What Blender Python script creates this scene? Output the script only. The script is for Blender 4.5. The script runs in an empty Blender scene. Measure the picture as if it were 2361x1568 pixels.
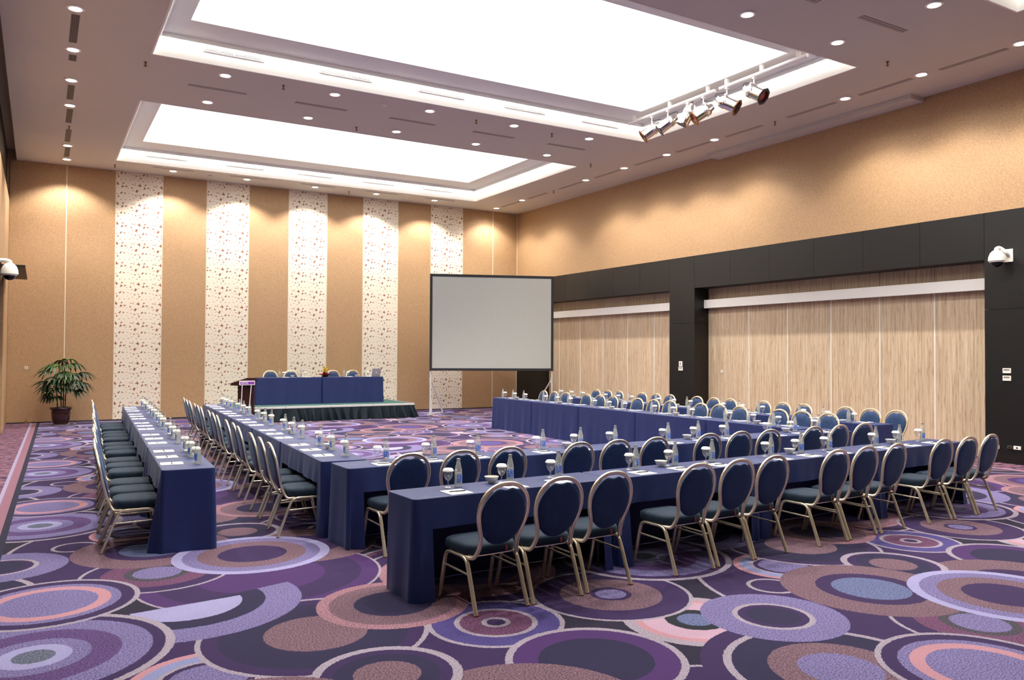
import bpy, bmesh, math, random
from mathutils import Vector, Matrix
random.seed(7)
PI = math.pi
sc = bpy.context.scene
C = sc.collection

# ------------------------------------------------------------------ camera
F_PX, YAW, PITCH, ROLL, CAMH = 1851.40, 0.532666, 0.0183463, 0.0053533, 1.8
_fw = Vector((math.sin(YAW)*math.cos(PITCH), math.cos(YAW)*math.cos(PITCH), math.sin(PITCH)))
_rt = Vector((math.cos(YAW), -math.sin(YAW), 0.0))
_up = _rt.cross(_fw)
_r2 = _rt*math.cos(ROLL) + _up*math.sin(ROLL)
_u2 = -_rt*math.sin(ROLL) + _up*math.cos(ROLL)
cam_d = bpy.data.cameras.new('camera'); cam = bpy.data.objects.new('camera', cam_d); C.objects.link(cam)
cam.matrix_world = Matrix(((_r2.x, _u2.x, -_fw.x, 0), (_r2.y, _u2.y, -_fw.y, 0), (_r2.z, _u2.z, -_fw.z, CAMH), (0, 0, 0, 1)))
cam_d.sensor_fit = 'HORIZONTAL'; cam_d.sensor_width = 36.0; cam_d.lens = F_PX/2361*36.0
cam_d.clip_start = 0.05; cam_d.clip_end = 200
sc.camera = cam
# ------------------------------------------------------------------ world, exposure, light levels
w = bpy.data.worlds.new('world'); sc.world = w; w.use_nodes = True
w.node_tree.nodes['Background'].inputs[0].default_value = (1, 0.97, 0.94, 1)
w.node_tree.nodes['Background'].inputs[1].default_value = 0.0
vs = sc.view_settings
vs.view_transform = 'Standard'; vs.look = 'None'; vs.gamma = 1.0; vs.use_curve_mapping = False
vs.exposure = 0.12
PANEL_L = 2.7          # radiance of the emissive panels standing in for the cove-lit recesses
SPOT_W = 170.0         # watts of one ceiling downlight
SPOT_COL = (1.0, 0.93, 0.84)
COVE_L = 38.0          # radiance of the hidden cove strips

# ------------------------------------------------------------------ room dimensions (metres)
XL, XR, Y0, YB, H, T = -0.68, 14.185, -8.0, 23.74, 6.649, 0.745
ZB1, ZB2, XREC = 4.316, 3.50, 14.678
COFFERS = [  # name, x0,x1,y0,y1, inner x0,x1,y0,y1
    ('far', 1.63, 11.85, 16.87, 22.43, 2.14, 11.14, 17.75, 21.55),
    ('middle', 1.53, 11.74, 8.60, 14.11, 1.98, 11.00, 9.40, 13.28),
    ('near', 1.53, 11.76, 0.50, 6.04, 1.98, 11.00, 1.30, 5.20)]
ZC = 7.0

# ------------------------------------------------------------------ materials
MATS = {}
def lin(r, g=None, b=None):
    if g is None: r, g, b = r
    f = lambda c: (c/255/12.92) if c/255 <= 0.04045 else ((c/255+0.055)/1.055)**2.4
    return (f(r), f(g), f(b), 1.0)
class NT:
    def __init__(s, name):
        s.m = bpy.data.materials.new(name); s.m.use_nodes = True
        s.t = s.m.node_tree; s.n = s.t.nodes; s.n.clear()
        s.out = s.n.new('ShaderNodeOutputMaterial')
        MATS[name] = s.m
    def add(s, typ, **kw):
        n = s.n.new(typ)
        for k, v in kw.items(): setattr(n, k, v)
        return n
    def link(s, a, b): s.t.links.new(a, b)
    def setv(s, sock, v):
        if isinstance(v, bpy.types.NodeSocket): s.link(v, sock)
        else: sock.default_value = v
    def math(s, op, a, b=None, c=None):
        n = s.add('ShaderNodeMath', operation=op); s.setv(n.inputs[0], a)
        if b is not None: s.setv(n.inputs[1], b)
        if c is not None: s.setv(n.inputs[2], c)
        return n.outputs[0]
    def vm(s, op, a, b=None, c=None):
        n = s.add('ShaderNodeVectorMath', operation=op); s.setv(n.inputs[0], a)
        if b is not None: s.setv(n.inputs[1], b)
        if c is not None: s.setv(n.inputs[2], c)
        return n.outputs['Value'] if op in ('LENGTH', 'DISTANCE', 'DOT_PRODUCT') else n.outputs[0]
    def mix(s, f, a, b, blend='MIX'):
        n = s.add('ShaderNodeMix', data_type='RGBA', blend_type=blend)
        s.setv(n.inputs[0], f); s.setv(n.inputs[6], a); s.setv(n.inputs[7], b); return n.outputs[2]
    def fmix(s, f, a, b):
        n = s.add('ShaderNodeMix', data_type='FLOAT'); s.setv(n.inputs[0], f); s.setv(n.inputs[2], a); s.setv(n.inputs[3], b); return n.outputs[0]
    def coord(s, which='Object'): return s.add('ShaderNodeTexCoord').outputs[which]
    def pos(s): return s.add('ShaderNodeNewGeometry').outputs['Position']
    def noise(s, vec, scale, detail=2, rough=0.5, out=0):
        n = s.add('ShaderNodeTexNoise'); s.link(vec, n.inputs['Vector'])
        n.inputs['Scale'].default_value = scale; n.inputs['Detail'].default_value = detail; n.inputs['Roughness'].default_value = rough
        return n.outputs[out]
    def ramp(s, fac, stops, interp='LINEAR'):
        n = s.add('ShaderNodeValToRGB'); s.link(fac, n.inputs[0]); r = n.color_ramp; r.interpolation = interp
        while len(r.elements) < len(stops): r.elements.new(0.5)
        for e, (p, c) in zip(r.elements, stops): e.position = p; e.color = c
        return n
    def bsdf(s, col, rough=0.6, metal=0.0, **kw):
        b = s.add('ShaderNodeBsdfPrincipled'); s.setv(b.inputs['Base Color'], col); s.setv(b.inputs['Roughness'], rough)
        s.setv(b.inputs['Metallic'], metal)
        for k, v in kw.items(): s.setv(b.inputs[k.replace('_', ' ')], v)
        s.link(b.outputs[0], s.out.inputs[0]); s.b = b; return b
    def bump(s, hgt, strength=0.3, dist=0.01):
        n = s.add('ShaderNodeBump'); n.inputs['Strength'].default_value = strength; n.inputs['Distance'].default_value = dist
        s.link(hgt, n.inputs['Height']); s.link(n.outputs[0], s.b.inputs['Normal'])

def plain(name, col, rough=0.5, metal=0.0, var=0.06, scale=30, **kw):
    t = NT(name); n = t.noise(t.coord(), scale, 2)
    c2 = tuple(min(1, c*(1+var)) for c in col[:3])+(1,); c1 = tuple(c*(1-var) for c in col[:3])+(1,)
    t.bsdf(t.mix(n, c1, c2), rough, metal, **kw); return t.m
def emit(name, col, strength):
    t = NT(name); e = t.add('ShaderNodeEmission'); e.inputs[0].default_value = col; e.inputs[1].default_value = strength
    t.link(e.outputs[0], t.out.inputs[0]); return t.m

plain('ceiling_paint', lin(208, 203, 194), 0.8, var=0.02, scale=3)
plain('coffer_white', lin(240, 236, 230), 0.7, var=0.01, scale=3)
plain('coffer_grey', lin(242, 243, 240), 0.75, var=0.02, scale=3)
plain('white_paint', lin(250, 247, 243), 0.45, var=0.02)
plain('white_plastic', lin(236, 233, 224), 0.35, var=0.01)
plain('dark_glass', lin(12, 12, 14), 0.08, var=0.02)
plain('seam_metal', lin(226, 214, 190), 0.35, 0.0, var=0.02)
plain('seam_grey', lin(228, 224, 216), 0.4, 0.0, var=0.02)
plain('slat_dark', lin(50, 44, 42), 0.6)
plain('slat_grey', lin(140, 132, 126), 0.6)
plain('slat_ceiling', lin(186, 180, 172), 0.7)
plain('grille_white', lin(215, 215, 215), 0.5)
plain('brass', lin(150, 110, 70), 0.35, 0.9)
plain('chrome', lin(235, 235, 235), 0.12, 1.0, var=0.02)
plain('steel', lin(214, 215, 213), 0.35, 0.3, var=0.02)
plain('silver', lin(196, 196, 196), 0.35, 0.6, var=0.01)
plain('black_trim', lin(30, 31, 38), 0.6)
plain('porcelain', lin(228, 224, 214), 0.2, var=0.01)
plain('paper', lin(246, 245, 242), 0.7, var=0.01)
plain('paper_lid', lin(250, 249, 245), 0.6, var=0.01)
plain('pen_black', lin(20, 20, 26), 0.3)
plain('cap_silver', lin(190, 190, 190), 0.35, 0.8)
plain('foot_brown', lin(110, 60, 48), 0.6)
plain('tag_red', lin(170, 60, 50), 0.6)
plain('table_laminate', lin(96, 84, 70), 0.5)
plain('leg_steel', lin(70, 70, 72), 0.4, 0.6)
plain('pot_clay', lin(52, 27, 22), 0.22, var=0.25, scale=12)
plain('soil', lin(40, 28, 22), 0.9, var=0.3, scale=60)
plain('stem_brown', lin(70, 54, 40), 0.7, var=0.3, scale=40)
plain('leaf_dark', lin(24, 50, 24), 0.42, var=0.35, scale=9)
plain('leaf_mid', lin(42, 78, 34), 0.42, var=0.3, scale=9)
plain('leaf_bright', lin(86, 124, 48), 0.45, var=0.2, scale=9)
plain('petal_yellow', lin(214, 196, 60), 0.5, var=0.15)
plain('petal_red', lin(190, 36, 40), 0.45, var=0.25, scale=20)
plain('petal_magenta', lin(150, 30, 80), 0.45, var=0.25, scale=20)
plain('petal_pink', lin(226, 150, 150), 0.5, var=0.1)
plain('gel_orange', lin(200, 96, 60), 0.3)
plain('gel_red', lin(120, 12, 30), 0.25)
plain('gel_dark', lin(30, 34, 46), 0.2)
plain('gel_blue', lin(70, 100, 150), 0.25)
plain('sign_purple', lin(120, 58, 150), 0.4, var=0.03)
plain('deck_teal', lin(44, 84, 80), 0.75, var=0.15, scale=60)
plain('logo_white', lin(250, 250, 250), 0.4, var=0.0)
emit('luminous_panel', (1.0, 0.985, 0.97, 1), PANEL_L)  # surface glows by itself, in place of a dome lit by hidden coves
emit('luminous_panel_dim', (1.0, 0.985, 0.97, 1), PANEL_L*0.95)
emit('cove_strip', (1.0, 0.97, 0.93, 1), COVE_L)
emit('cove_strip_dim', (1.0, 0.97, 0.93, 1), COVE_L*0.5)
emit('lamp_glow', (1.0, 0.9, 0.74, 1), 30.0)

def wallpaper(name, lo, hi, gl=0.55):
    t = NT(name); co = t.pos()
    m = t.add('ShaderNodeMapping'); t.link(co, m.inputs[0]); m.inputs['Rotation'].default_value = (0.0, 0.5, 0.45); m.inputs['Scale'].default_value = (1, 1, 2.6)
    n1 = t.noise(m.outputs[0], 34, 3, 0.65); n2 = t.noise(co, 1.2, 2)
    r = t.ramp(n1, [(0.36, lo), (0.60, hi)])
    c = t.mix(t.math('MULTIPLY', n2, 0.25), r.outputs[0], hi)
    t.bsdf(c, gl); t.bump(n1, 0.15, 0.003)
wallpaper('wallpaper_tan', lin(152, 119, 85), lin(186, 152, 114), 0.6)

def wood_panel():
    t = NT('striped_veneer'); co = t.pos()
    m = t.add('ShaderNodeMapping'); t.link(co, m.inputs[0]); m.inputs['Scale'].default_value = (30, 30, 0.9)
    m2 = t.add('ShaderNodeMapping'); t.link(co, m2.inputs[0]); m2.inputs['Scale'].default_value = (46, 46, 3.5)
    n1 = t.noise(m.outputs[0], 1.0, 3, 0.6); n2 = t.noise(m2.outputs[0], 1.0, 2, 0.6)
    base = t.ramp(n1, [(0.36, lin(182, 158, 130)), (0.62, lin(208, 188, 162))])
    dark = t.ramp(n2, [(0.56, (0, 0, 0, 1)), (0.66, (1, 1, 1, 1))])
    c = t.mix(t.math('MULTIPLY', dark.outputs[0], 0.42), base.outputs[0], lin(128, 92, 62))
    t.bsdf(c, 0.5)
wood_panel()

def black_laminate():
    t = NT('black_laminate'); co = t.pos()
    m = t.add('ShaderNodeMapping'); t.link(co, m.inputs[0]); m.inputs['Scale'].default_value = (1, 6, 60)
    n = t.noise(m.outputs[0], 3, 3)
    t.bsdf(t.mix(n, lin(7, 7, 8), lin(13, 12, 12)), 0.45)
black_laminate()

def mahogany():
    t = NT('mahogany'); co = t.coord()
    m = t.add('ShaderNodeMapping'); t.link(co, m.inputs[0]); m.inputs['Scale'].default_value = (22, 22, 2)
    n = t.noise(m.outputs[0], 1, 4, 0.6)
    t.bsdf(t.mix(n, lin(24, 10, 10), lin(60, 25, 20)), 0.3)
mahogany()

def fabric(name, a, b, scale, rough=0.85, sheen=0.3, sheencol=(0.6, 0.75, 1, 1), spec=0.3):
    t = NT(name); co = t.coord()
    v = t.add('ShaderNodeTexVoronoi'); t.link(co, v.inputs['Vector']); v.inputs['Scale'].default_value = scale
    n = t.noise(co, 14, 2)
    f = t.math('ADD', t.math('MULTIPLY', v.outputs['Distance'], 0.8), t.math('MULTIPLY', t.math('SUBTRACT', n, 0.5), 0.5))
    t.bsdf(t.mix(f, a, b), rough, 0.0, Specular_IOR_Level=spec, Sheen_Weight=sheen, Sheen_Roughness=0.4, Sheen_Tint=sheencol)
    t.bump(v.outputs['Distance'], 0.25, 0.002)
fabric('seat_fabric', lin(9, 25, 41), lin(23, 46, 66), 150, 0.8, 0.08)
fabric('back_fabric', lin(14, 36, 72), lin(32, 64, 108), 130, 0.6, 0.15)
fabric('navy_cloth', lin(15, 30, 79), lin(26, 45, 102), 400, 0.52, 0.1, (0.75, 0.85, 1, 1), 0.45)
fabric('skirt_cloth', lin(3, 14, 22), lin(9, 28, 38), 300, 0.7, 0.0, (1, 1, 1, 1), 0.2)
fabric('screen_fabric', lin(172, 175, 170), lin(186, 189, 184), 700, 0.9, 0.0)

def gold_frame():
    t = NT('champagne_metal'); n = t.noise(t.coord(), 20, 2)
    t.bsdf(t.mix(n, lin(230, 216, 184), lin(246, 238, 216)), 0.2, 0.7)
gold_frame()

def clear_glass(name, milky, tint):
    t = NT(name)
    tr = t.add('ShaderNodeBsdfTransparent'); tr.inputs[0].default_value = tint
    gl = t.add('ShaderNodeBsdfGlossy'); gl.inputs['Roughness'].default_value = 0.03; gl.inputs[0].default_value = (1, 1, 1, 1)
    df = t.add('ShaderNodeBsdfDiffuse'); df.inputs[0].default_value = (0.85, 0.88, 0.84, 1)
    lw = t.add('ShaderNodeLayerWeight'); lw.inputs[0].default_value = 0.35
    f = t.math('ADD', t.math('MULTIPLY', lw.outputs['Facing'], 0.55), 0.05)
    m0 = t.add('ShaderNodeMixShader'); m0.inputs[0].default_value = milky; t.link(tr.outputs[0], m0.inputs[1]); t.link(df.outputs[0], m0.inputs[2])
    m1 = t.add('ShaderNodeMixShader'); t.link(f, m1.inputs[0]); t.link(m0.outputs[0], m1.inputs[1]); t.link(gl.outputs[0], m1.inputs[2])
    t.link(m1.outputs[0], t.out.inputs[0])
clear_glass('goblet_glass', 0.11, (0.97, 0.98, 0.98, 1))
clear_glass('bottle_glass', 0.20, (0.93, 0.95, 0.93, 1))

def label_print():
    t = NT('bottle_print'); co = t.coord()
    m = t.add('ShaderNodeMapping'); t.link(co, m.inputs[0]); m.inputs['Scale'].default_value = (140, 140, 95)
    n = t.noise(m.outputs[0], 1.0, 1)
    r = t.ramp(n, [(0.52, lin(44, 96, 200)), (0.60, lin(196, 212, 236))], 'LINEAR')
    t.bsdf(r.outputs[0], 0.4)
label_print()

def floral():
    rnd = random.Random(3)
    t = NT('floral_wallpaper'); co = t.pos()
    TW, TH = 0.541, 0.533
    sx = t.add('ShaderNodeSeparateXYZ'); t.link(co, sx.inputs[0])
    cx = t.add('ShaderNodeCombineXYZ'); t.link(sx.outputs[0], cx.inputs[0]); t.link(sx.outputs[2], cx.inputs[1])
    wv = t.vm('WRAP', cx.outputs[0], (TW, TH, 1), (0, 0, -1))
    k = TW/250.0
    clusters = [(60, 40, 15, 4), (125, 30, 10, 3), (4, 36, 9, 2), (118, 70, 12, 3), (160, 64, 11, 3), (228, 34, 8, 2), (8, 18, 7, 2),
                (222, 76, 10, 3), (16, 64, 6, 1), (28, 112, 15, 4), (236, 110, 8, 2), (200, 114, 6, 1), (105, 150, 12, 4), (145, 150, 10, 3),
                (18, 168, 9, 3), (60, 166, 8, 2), (72, 194, 10, 3), (190, 190, 6, 1), (120, 200, 4, 1), (55, 5, 4, 1), (180, 20, 4, 1), (85, 110, 4, 1), (230, 160, 8, 2), (160, 110, 4, 1),
                (60, 92, 6, 2), (190, 148, 7, 2), (100, 230, 7, 2), (42, 222, 8, 2), (205, 226, 7, 2), (152, 228, 6, 2), (245, 205, 7, 2), (180, 88, 6, 2)]
    dmin = None; smin = None
    for (x, y, r, n) in clusters:
        for i in range(n):
            a = rnd.uniform(0, 2*PI); d = 0 if n == 1 else r*0.62
            a = 2*PI*i/n + rnd.uniform(-0.5, 0.5)
            px, py = x+d*math.cos(a), y+d*math.sin(a)
            rx, ry = r*rnd.uniform(0.62, 1.0), r*rnd.uniform(0.32, 0.5)
            for ox in (0, 250, -250):
                for oy in (0, 246, -246):
                    X, Y = px+ox, py+oy
                    if not (-rx < X < 250+rx and -rx < Y < 246+rx): continue
                    m = t.add('ShaderNodeMapping', vector_type='TEXTURE'); t.link(wv, m.inputs[0])
                    m.inputs['Location'].default_value = (X*k, TH-Y*k, 0); m.inputs['Rotation'].default_value = (0, 0, -a+rnd.uniform(-0.4, 0.4) if ox == 0 and oy == 0 else -a)
                    m.inputs['Scale'].default_value = (rx*k, ry*k, 1)
                    L = t.vm('LENGTH', m.outputs[0])
                    dmin = L if dmin is None else t.math('MINIMUM', dmin, L)
    nz = t.noise(co, 90, 2)
    f = t.math('LESS_THAN', t.math('ADD', dmin, t.math('MULTIPLY', t.math('SUBTRACT', nz, 0.5), 0.9)), 1.0)
    nn = t.noise(co, 16, 2)
    leafc = t.mix(nn, lin(104, 56, 34), lin(160, 98, 62))
    ground = t.mix(t.noise(co, 60, 2), lin(226, 216, 196), lin(240, 232, 216))
    t.bsdf(t.mix(f, ground, leafc), 0.6)
floral()

# ---- carpet: overlapping ringed discs on a 4.7 x 4.15 m repeat, all as node maths
COL = {k: tuple(c*0.53 for c in lin(*v)[:3])+(1,) for k, v in dict(base=(34, 26, 58), navy=(40, 34, 76), purple=(80, 44, 112), plum=(58, 34, 90), lav=(130, 120, 174), lavm=(98, 70, 130),
       light=(176, 172, 222), pink=(208, 152, 166), pinkh=(172, 126, 142), brown=(128, 98, 114), slate=(104, 110, 134), blueslate=(108, 118, 164),
       white=(178, 166, 184), magenta=(114, 70, 108), teal=(30, 38, 52), violet=(84, 72, 144), blush=(212, 176, 200), blue=(152, 158, 210), char=(74, 70, 84)).items()}
HEA = dict(lav=0.8, lavm=0.95, brown=1.0, slate=1.0, blueslate=0.9, magenta=1.0, pinkh=0.8, white=0.35, char=1.0, violet=0.4)
SKX, SKY, PX, PY = 0.0096, 0.017, 4.70, 4.14
def carpet():
    t = NT('carpet_circles'); co = t.pos()
    sx = t.add('ShaderNodeSeparateXYZ'); t.link(co, sx.inputs[0]); x, y = sx.outputs[0], sx.outputs[1]
    jit = t.noise(co, 55, 1, out=1)
    u = t.math('SUBTRACT', x, t.math('MULTIPLY', y, SKX)); v = t.math('SUBTRACT', y, t.math('MULTIPLY', x, SKY))
    cx = t.add('ShaderNodeCombineXYZ'); t.link(u, cx.inputs[0]); t.link(v, cx.inputs[1])
    uv = t.vm('ADD', cx.outputs[0], t.vm('MULTIPLY', t.vm('SUBTRACT', jit, (0.5, 0.5, 0.5)), (0.016, 0.016, 0.0)))
    col = COL['base']; hea = 0.12
    def disc(c, rings, cut=None):
        """rings: [(outer radius, colour key)] from the rim inwards"""
        nonlocal col, hea
        c = (c[0]-SKX*c[1], c[1]-SKY*c[0])
        d = t.vm('WRAP', t.vm('SUBTRACT', uv, (c[0], c[1], 0)), (PX/2, PY/2, 1), (-PX/2, -PY/2, -1))
        L = t.vm('LENGTH', d); R = rings[0][0]
        stops = []
        for i, (r, k) in enumerate(rings):
            inner = rings[i+1][0] if i+1 < len(rings) else 0.0
            cc = COL[k]; stops.append((min(0.9999, inner/R), (cc[0], cc[1], cc[2], HEA.get(k, 0.15))))
        stops.reverse()
        rp = t.ramp(t.math('DIVIDE', L, R), stops, 'CONSTANT')
        f = t.math('LESS_THAN', L, R)
        if cut:
            f = t.math('MULTIPLY', f, t.math('LESS_THAN', t.vm('DOT_PRODUCT', d, (cut[0], cut[1], 0)), 0.0))
        col = t.mix(f, col, rp.outputs[0]); hea = t.fmix(f, hea, rp.outputs[1])
    disc((5.90, 4.12), [(1.50, 'white'), (1.46, 'plum')])
    disc((3.11, 5.98), [(1.11, 'white'), (1.075, 'magenta'), (1.0, 'plum'), (0.925, 'white'), (0.895, 'plum'), (0.74, 'pinkh'), (0.60, 'brown'), (0.42, 'purple'), (0.3, 'violet')])
    disc((3.11, 3.13), [(0.43, 'white'), (0.40, 'plum')])
    disc((5.536, 4.778), [(0.43, 'pink'), (0.372, 'blue'), (0.285, 'white'), (0.255, 'plum'), (0.215, 'lav')])
    disc((4.98, 4.41), [(0.20, 'white'), (0.165, 'plum')])
    disc((3.885, 4.109), [(0.505, 'white'), (0.425, 'pink'), (0.37, 'blush'), (0.207, 'teal'), (0.124, 'blueslate')])
    disc((2.677, 4.734), [(0.47, 'white'), (0.435, 'violet'), (0.284, 'white'), (0.247, 'magenta'), (0.10, 'white'), (0.064, 'plum')])
    disc((3.743, 4.864), [(0.618, 'white'), (0.585, 'plum'), (0.388, 'brown'), (0.158, 'plum'), (0.117, 'lav')])
    disc((2.869, 3.865), [(0.547, 'white'), (0.498, 'purple'), (0.348, 'navy')])
    disc((4.01, 3.05), [(0.80, 'plum'), (0.665, 'white'), (0.615, 'navy'), (0.407, 'brown'), (0.24, 'lav')])
    disc((1.59, 6.682), [(0.968, 'white'), (0.944, 'purple'), (0.80, 'plum'), (0.5, 'purple')])
    disc((1.57, 5.135), [(0.735, 'white'), (0.70, 'plum'), (0.60, 'navy'), (0.33, 'brown')])
    disc((0.942, 6.163), [(0.80, 'lav'), (0.54, 'navy')], cut=(-0.26, 0.966))
    disc((0.942, 6.163), [(0.377, 'light')], cut=(-0.087, 0.996))
    disc((0.864, 7.165), [(0.585, 'white'), (0.555, 'plum'), (0.42, 'magenta'), (0.25, 'char'), (0.186, 'lav')])
    disc((2.137, 3.42), [(0.682, 'brown'), (0.36, 'plum')])
    disc((2.236, 5.461), [(0.549, 'pinkh'), (0.461, 'brown'), (0.285, 'navy')])
    disc((1.715, 4.27), [(0.43, 'white'), (0.372, 'plum'), (0.305, 'navy'), (0.192, 'brown')])
    disc((4.413, 3.90), [(0.50, 'lav'), (0.279, 'white'), (0.24, 'plum'), (0.185, 'navy')])
    disc((5.60, 3.985), [(0.68, 'brown'), (0.41, 'plum'), (0.29, 'blueslate')])
    disc((0.0, 5.55), [(0.775, 'white'), (0.72, 'plum'), (0.645, 'lav'), (0.47, 'lavm'), (0.305, 'lav'), (0.20, 'light'), (0.115, 'slate')])
    disc((0.083, 6.683), [(0.604, 'white'), (0.565, 'plum'), (0.475, 'lav'), (0.41, 'pink'), (0.322, 'lav')])
    disc((1.685, 7.433), [(0.680, 'light'), (0.59, 'lav'), (0.465, 'brown'), (0.295, 'plum')])
    # mottling of the heathered yarns
    nz = t.noise(co, 92, 1, 0.6)
    big = t.noise(co, 2.2, 3, 0.6)
    g = t.math('MAXIMUM', 0.3, t.math('ADD', 1.0, t.math('MULTIPLY', t.math('SUBTRACT', nz, 0.5), t.math('MULTIPLY', hea, 4.6))))
    g2 = t.math('ADD', 0.86, t.math('MULTIPLY', big, 0.28))
    field = t.vm('SCALE', col, None); sn = field.node; t.link(t.math('MULTIPLY', g, g2), sn.inputs[3])
    # border bands and multicoloured surround
    n1 = t.noise(co, 9, 3, 0.7); n2 = t.noise(co, 16, 2, 0.7)
    m = t.add('ShaderNodeMapping'); t.link(co, m.inputs[0]); m.inputs['Scale'].default_value = (6, 11, 1)
    sp = t.noise(m.outputs[0], 1.0, 3, 0.7)
    sur = t.ramp(sp, [(0.0, lin(30, 20, 42)), (0.40, lin(70, 46, 72)), (0.48, lin(124, 74, 86)), (0.54, lin(92, 82, 110)), (0.60, lin(150, 106, 112))], 'CONSTANT')
    def band(xx, lo, hi): return t.math('MULTIPLY', t.math('GREATER_THAN', xx, lo), t.math('LESS_THAN', xx, hi))
    xs = t.math('SUBTRACT', x, t.math('MULTIPLY', t.math('SUBTRACT', y, 15.4), 0.020))
    c = field
    c = t.mix(t.math('LESS_THAN', xs, -0.115), c, lin(26, 26, 48))
    c = t.mix(t.math('LESS_THAN', xs, -0.178), c, lin(126, 88, 104))
    c = t.mix(t.math('LESS_THAN', xs, -0.280), c, lin(140, 132, 162))
    c = t.mix(t.math('LESS_THAN', xs, -0.324), c, sur.outputs[0])
    c = t.mix(t.math('GREATER_THAN', x, 13.30), c, lin(26, 26, 48))
    c = t.mix(t.math('GREATER_THAN', x, 13.37), c, lin(126, 88, 104))
    c = t.mix(t.math('GREATER_THAN', x, 13.47), c, lin(140, 132, 162))
    c = t.mix(t.math('GREATER_THAN', x, 13.515), c, sur.outputs[0])
    t.bsdf(c, 0.95, 0.0, Specular_IOR_Level=0.15, Sheen_Weight=0.08)
    t.bump(nz, 0.12, 0.004)
carpet()

# ------------------------------------------------------------------ mesh helpers
def newbm(): return bmesh.new()
def box(bm, x0, x1, y0, y1, z0, z1, bev=0.0):
    vs_ = [bm.verts.new((x, y, z)) for z in (z0, z1) for y in (y0, y1) for x in (x0, x1)]
    fs = [bm.faces.new([vs_[i] for i in q]) for q in ((0, 2, 3, 1), (4, 5, 7, 6), (0, 1, 5, 4), (2, 6, 7, 3), (0, 4, 6, 2), (1, 3, 7, 5))]
    if bev > 0:
        es = list({e for f in fs for e in f.edges})
        bmesh.ops.bevel(bm, geom=es, offset=bev, segments=2, affect='EDGES', profile=0.5)
    return bm
def boxm(*a, **k): return box(newbm(), *a, **k)
def lathe(bm, prof, n=24, cx=0, cy=0, cap0=True, cap1=True, cz=0):
    rings = []
    for (r, z) in prof:
        rings.append([bm.verts.new((cx+r*math.cos(2*PI*i/n), cy+r*math.sin(2*PI*i/n), cz+z)) for i in range(n)])
    for a, b in zip(rings, rings[1:]):
        for i in range(n):
            j = (i+1) % n; bm.faces.new((a[i], a[j], b[j], b[i]))
    if cap0: bm.faces.new(list(reversed(rings[0])))
    if cap1: bm.faces.new(rings[-1])
    return bm
def sweep(bm, path, prof, up=Vector((1, 0, 0)), cap=True, scales=None):
    """sweep a closed 2D profile along a polyline; profile x runs along 'up'-derived binormal"""
    path = [Vector(p) for p in path]; rings = []; n = len(path)
    for i, p in enumerate(path):
        tg = (path[min(i+1, n-1)]-path[max(i-1, 0)]).normalized()
        b = (up - tg*up.dot(tg))
        if b.length < 1e-4: b = tg.orthogonal()
        b.normalize(); nn = tg.cross(b); s = scales[i] if scales else 1.0
        rings.append([bm.verts.new(p + b*(a*s) + nn*(c*s)) for a, c in prof])
        up = b
    k = len(prof)
    for a, b in zip(rings, rings[1:]):
        for i in range(k):
            j = (i+1) % k; bm.faces.new((a[i], b[i], b[j], a[j]))
    if cap: bm.faces.new(rings[0]); bm.faces.new(list(reversed(rings[-1])))
    return bm
def circ(r, n=10): return [(r*math.cos(2*PI*i/n), r*math.sin(2*PI*i/n)) for i in range(n)]
def tube(path, r, n=10, up=Vector((1, 0, 0)), bm=None): return sweep(bm or newbm(), path, circ(r, n), up)
def smooth_path(pts, sub=6):
    pts = [Vector(p) for p in pts]; out = []
    for i in range(len(pts)-1):
        p0 = pts[max(i-1, 0)]; p1 = pts[i]; p2 = pts[i+1]; p3 = pts[min(i+2, len(pts)-1)]
        for s in range(sub):
            u = s/sub
            out.append(0.5*((2*p1)+(-p0+p2)*u+(2*p0-5*p1+4*p2-p3)*u*u+(-p0+3*p1-3*p2+p3)*u**3))
    out.append(pts[-1]); return out
def mesh(name, bm, smooth=False, mats=(), angle=None):
    bmesh.ops.recalc_face_normals(bm, faces=bm.faces)
    me = bpy.data.meshes.new(name); bm.to_mesh(me); bm.free()
    if smooth:
        for p in me.polygons: p.use_smooth = True
        if angle: me.set_sharp_from_angle(angle=angle)
    for m in mats: me.materials.append(MATS[m])
    return me
def obj(name, bm, mat, parent=None, smooth=False, loc=None, angle=0.7):
    me = bm if isinstance(bm, bpy.types.Mesh) else mesh(name, bm, smooth, (mat,), angle if smooth else None)
    o = bpy.data.objects.new(name, me); C.objects.link(o)
    if parent is not None: o.parent = parent
    if loc is not None: o.location = loc
    return o
def tag(o, label, cat, group=None, kind=None):
    if label: o['label'] = label
    if cat: o['category'] = cat
    if group: o['group'] = group
    if kind: o['kind'] = kind
    return o
def thing(name, label, cat, loc=(0, 0, 0), rz=0.0, group=None):
    o = bpy.data.objects.new(name, None); C.objects.link(o); o.empty_display_size = 0.1
    o.location = loc; o.rotation_euler = (0, 0, rz); return tag(o, label, cat, group)
def struct(name, bm, mat, **k):
    o = obj(name, bm, mat, **k); o['kind'] = 'structure'; return o
def copy_tree(o, parent=None):
    c = o.copy(); C.objects.link(c); c.parent = parent
    for ch in list(o.children): copy_tree(ch, c)
    return c
ORD = ['first', 'second', 'third', 'fourth', 'fifth', 'sixth', 'seventh', 'eighth', 'ninth', 'tenth', 'eleventh', 'twelfth', 'thirteenth', 'fourteenth', 'fifteenth', 'sixteenth', 'seventeenth', 'eighteenth']

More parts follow.
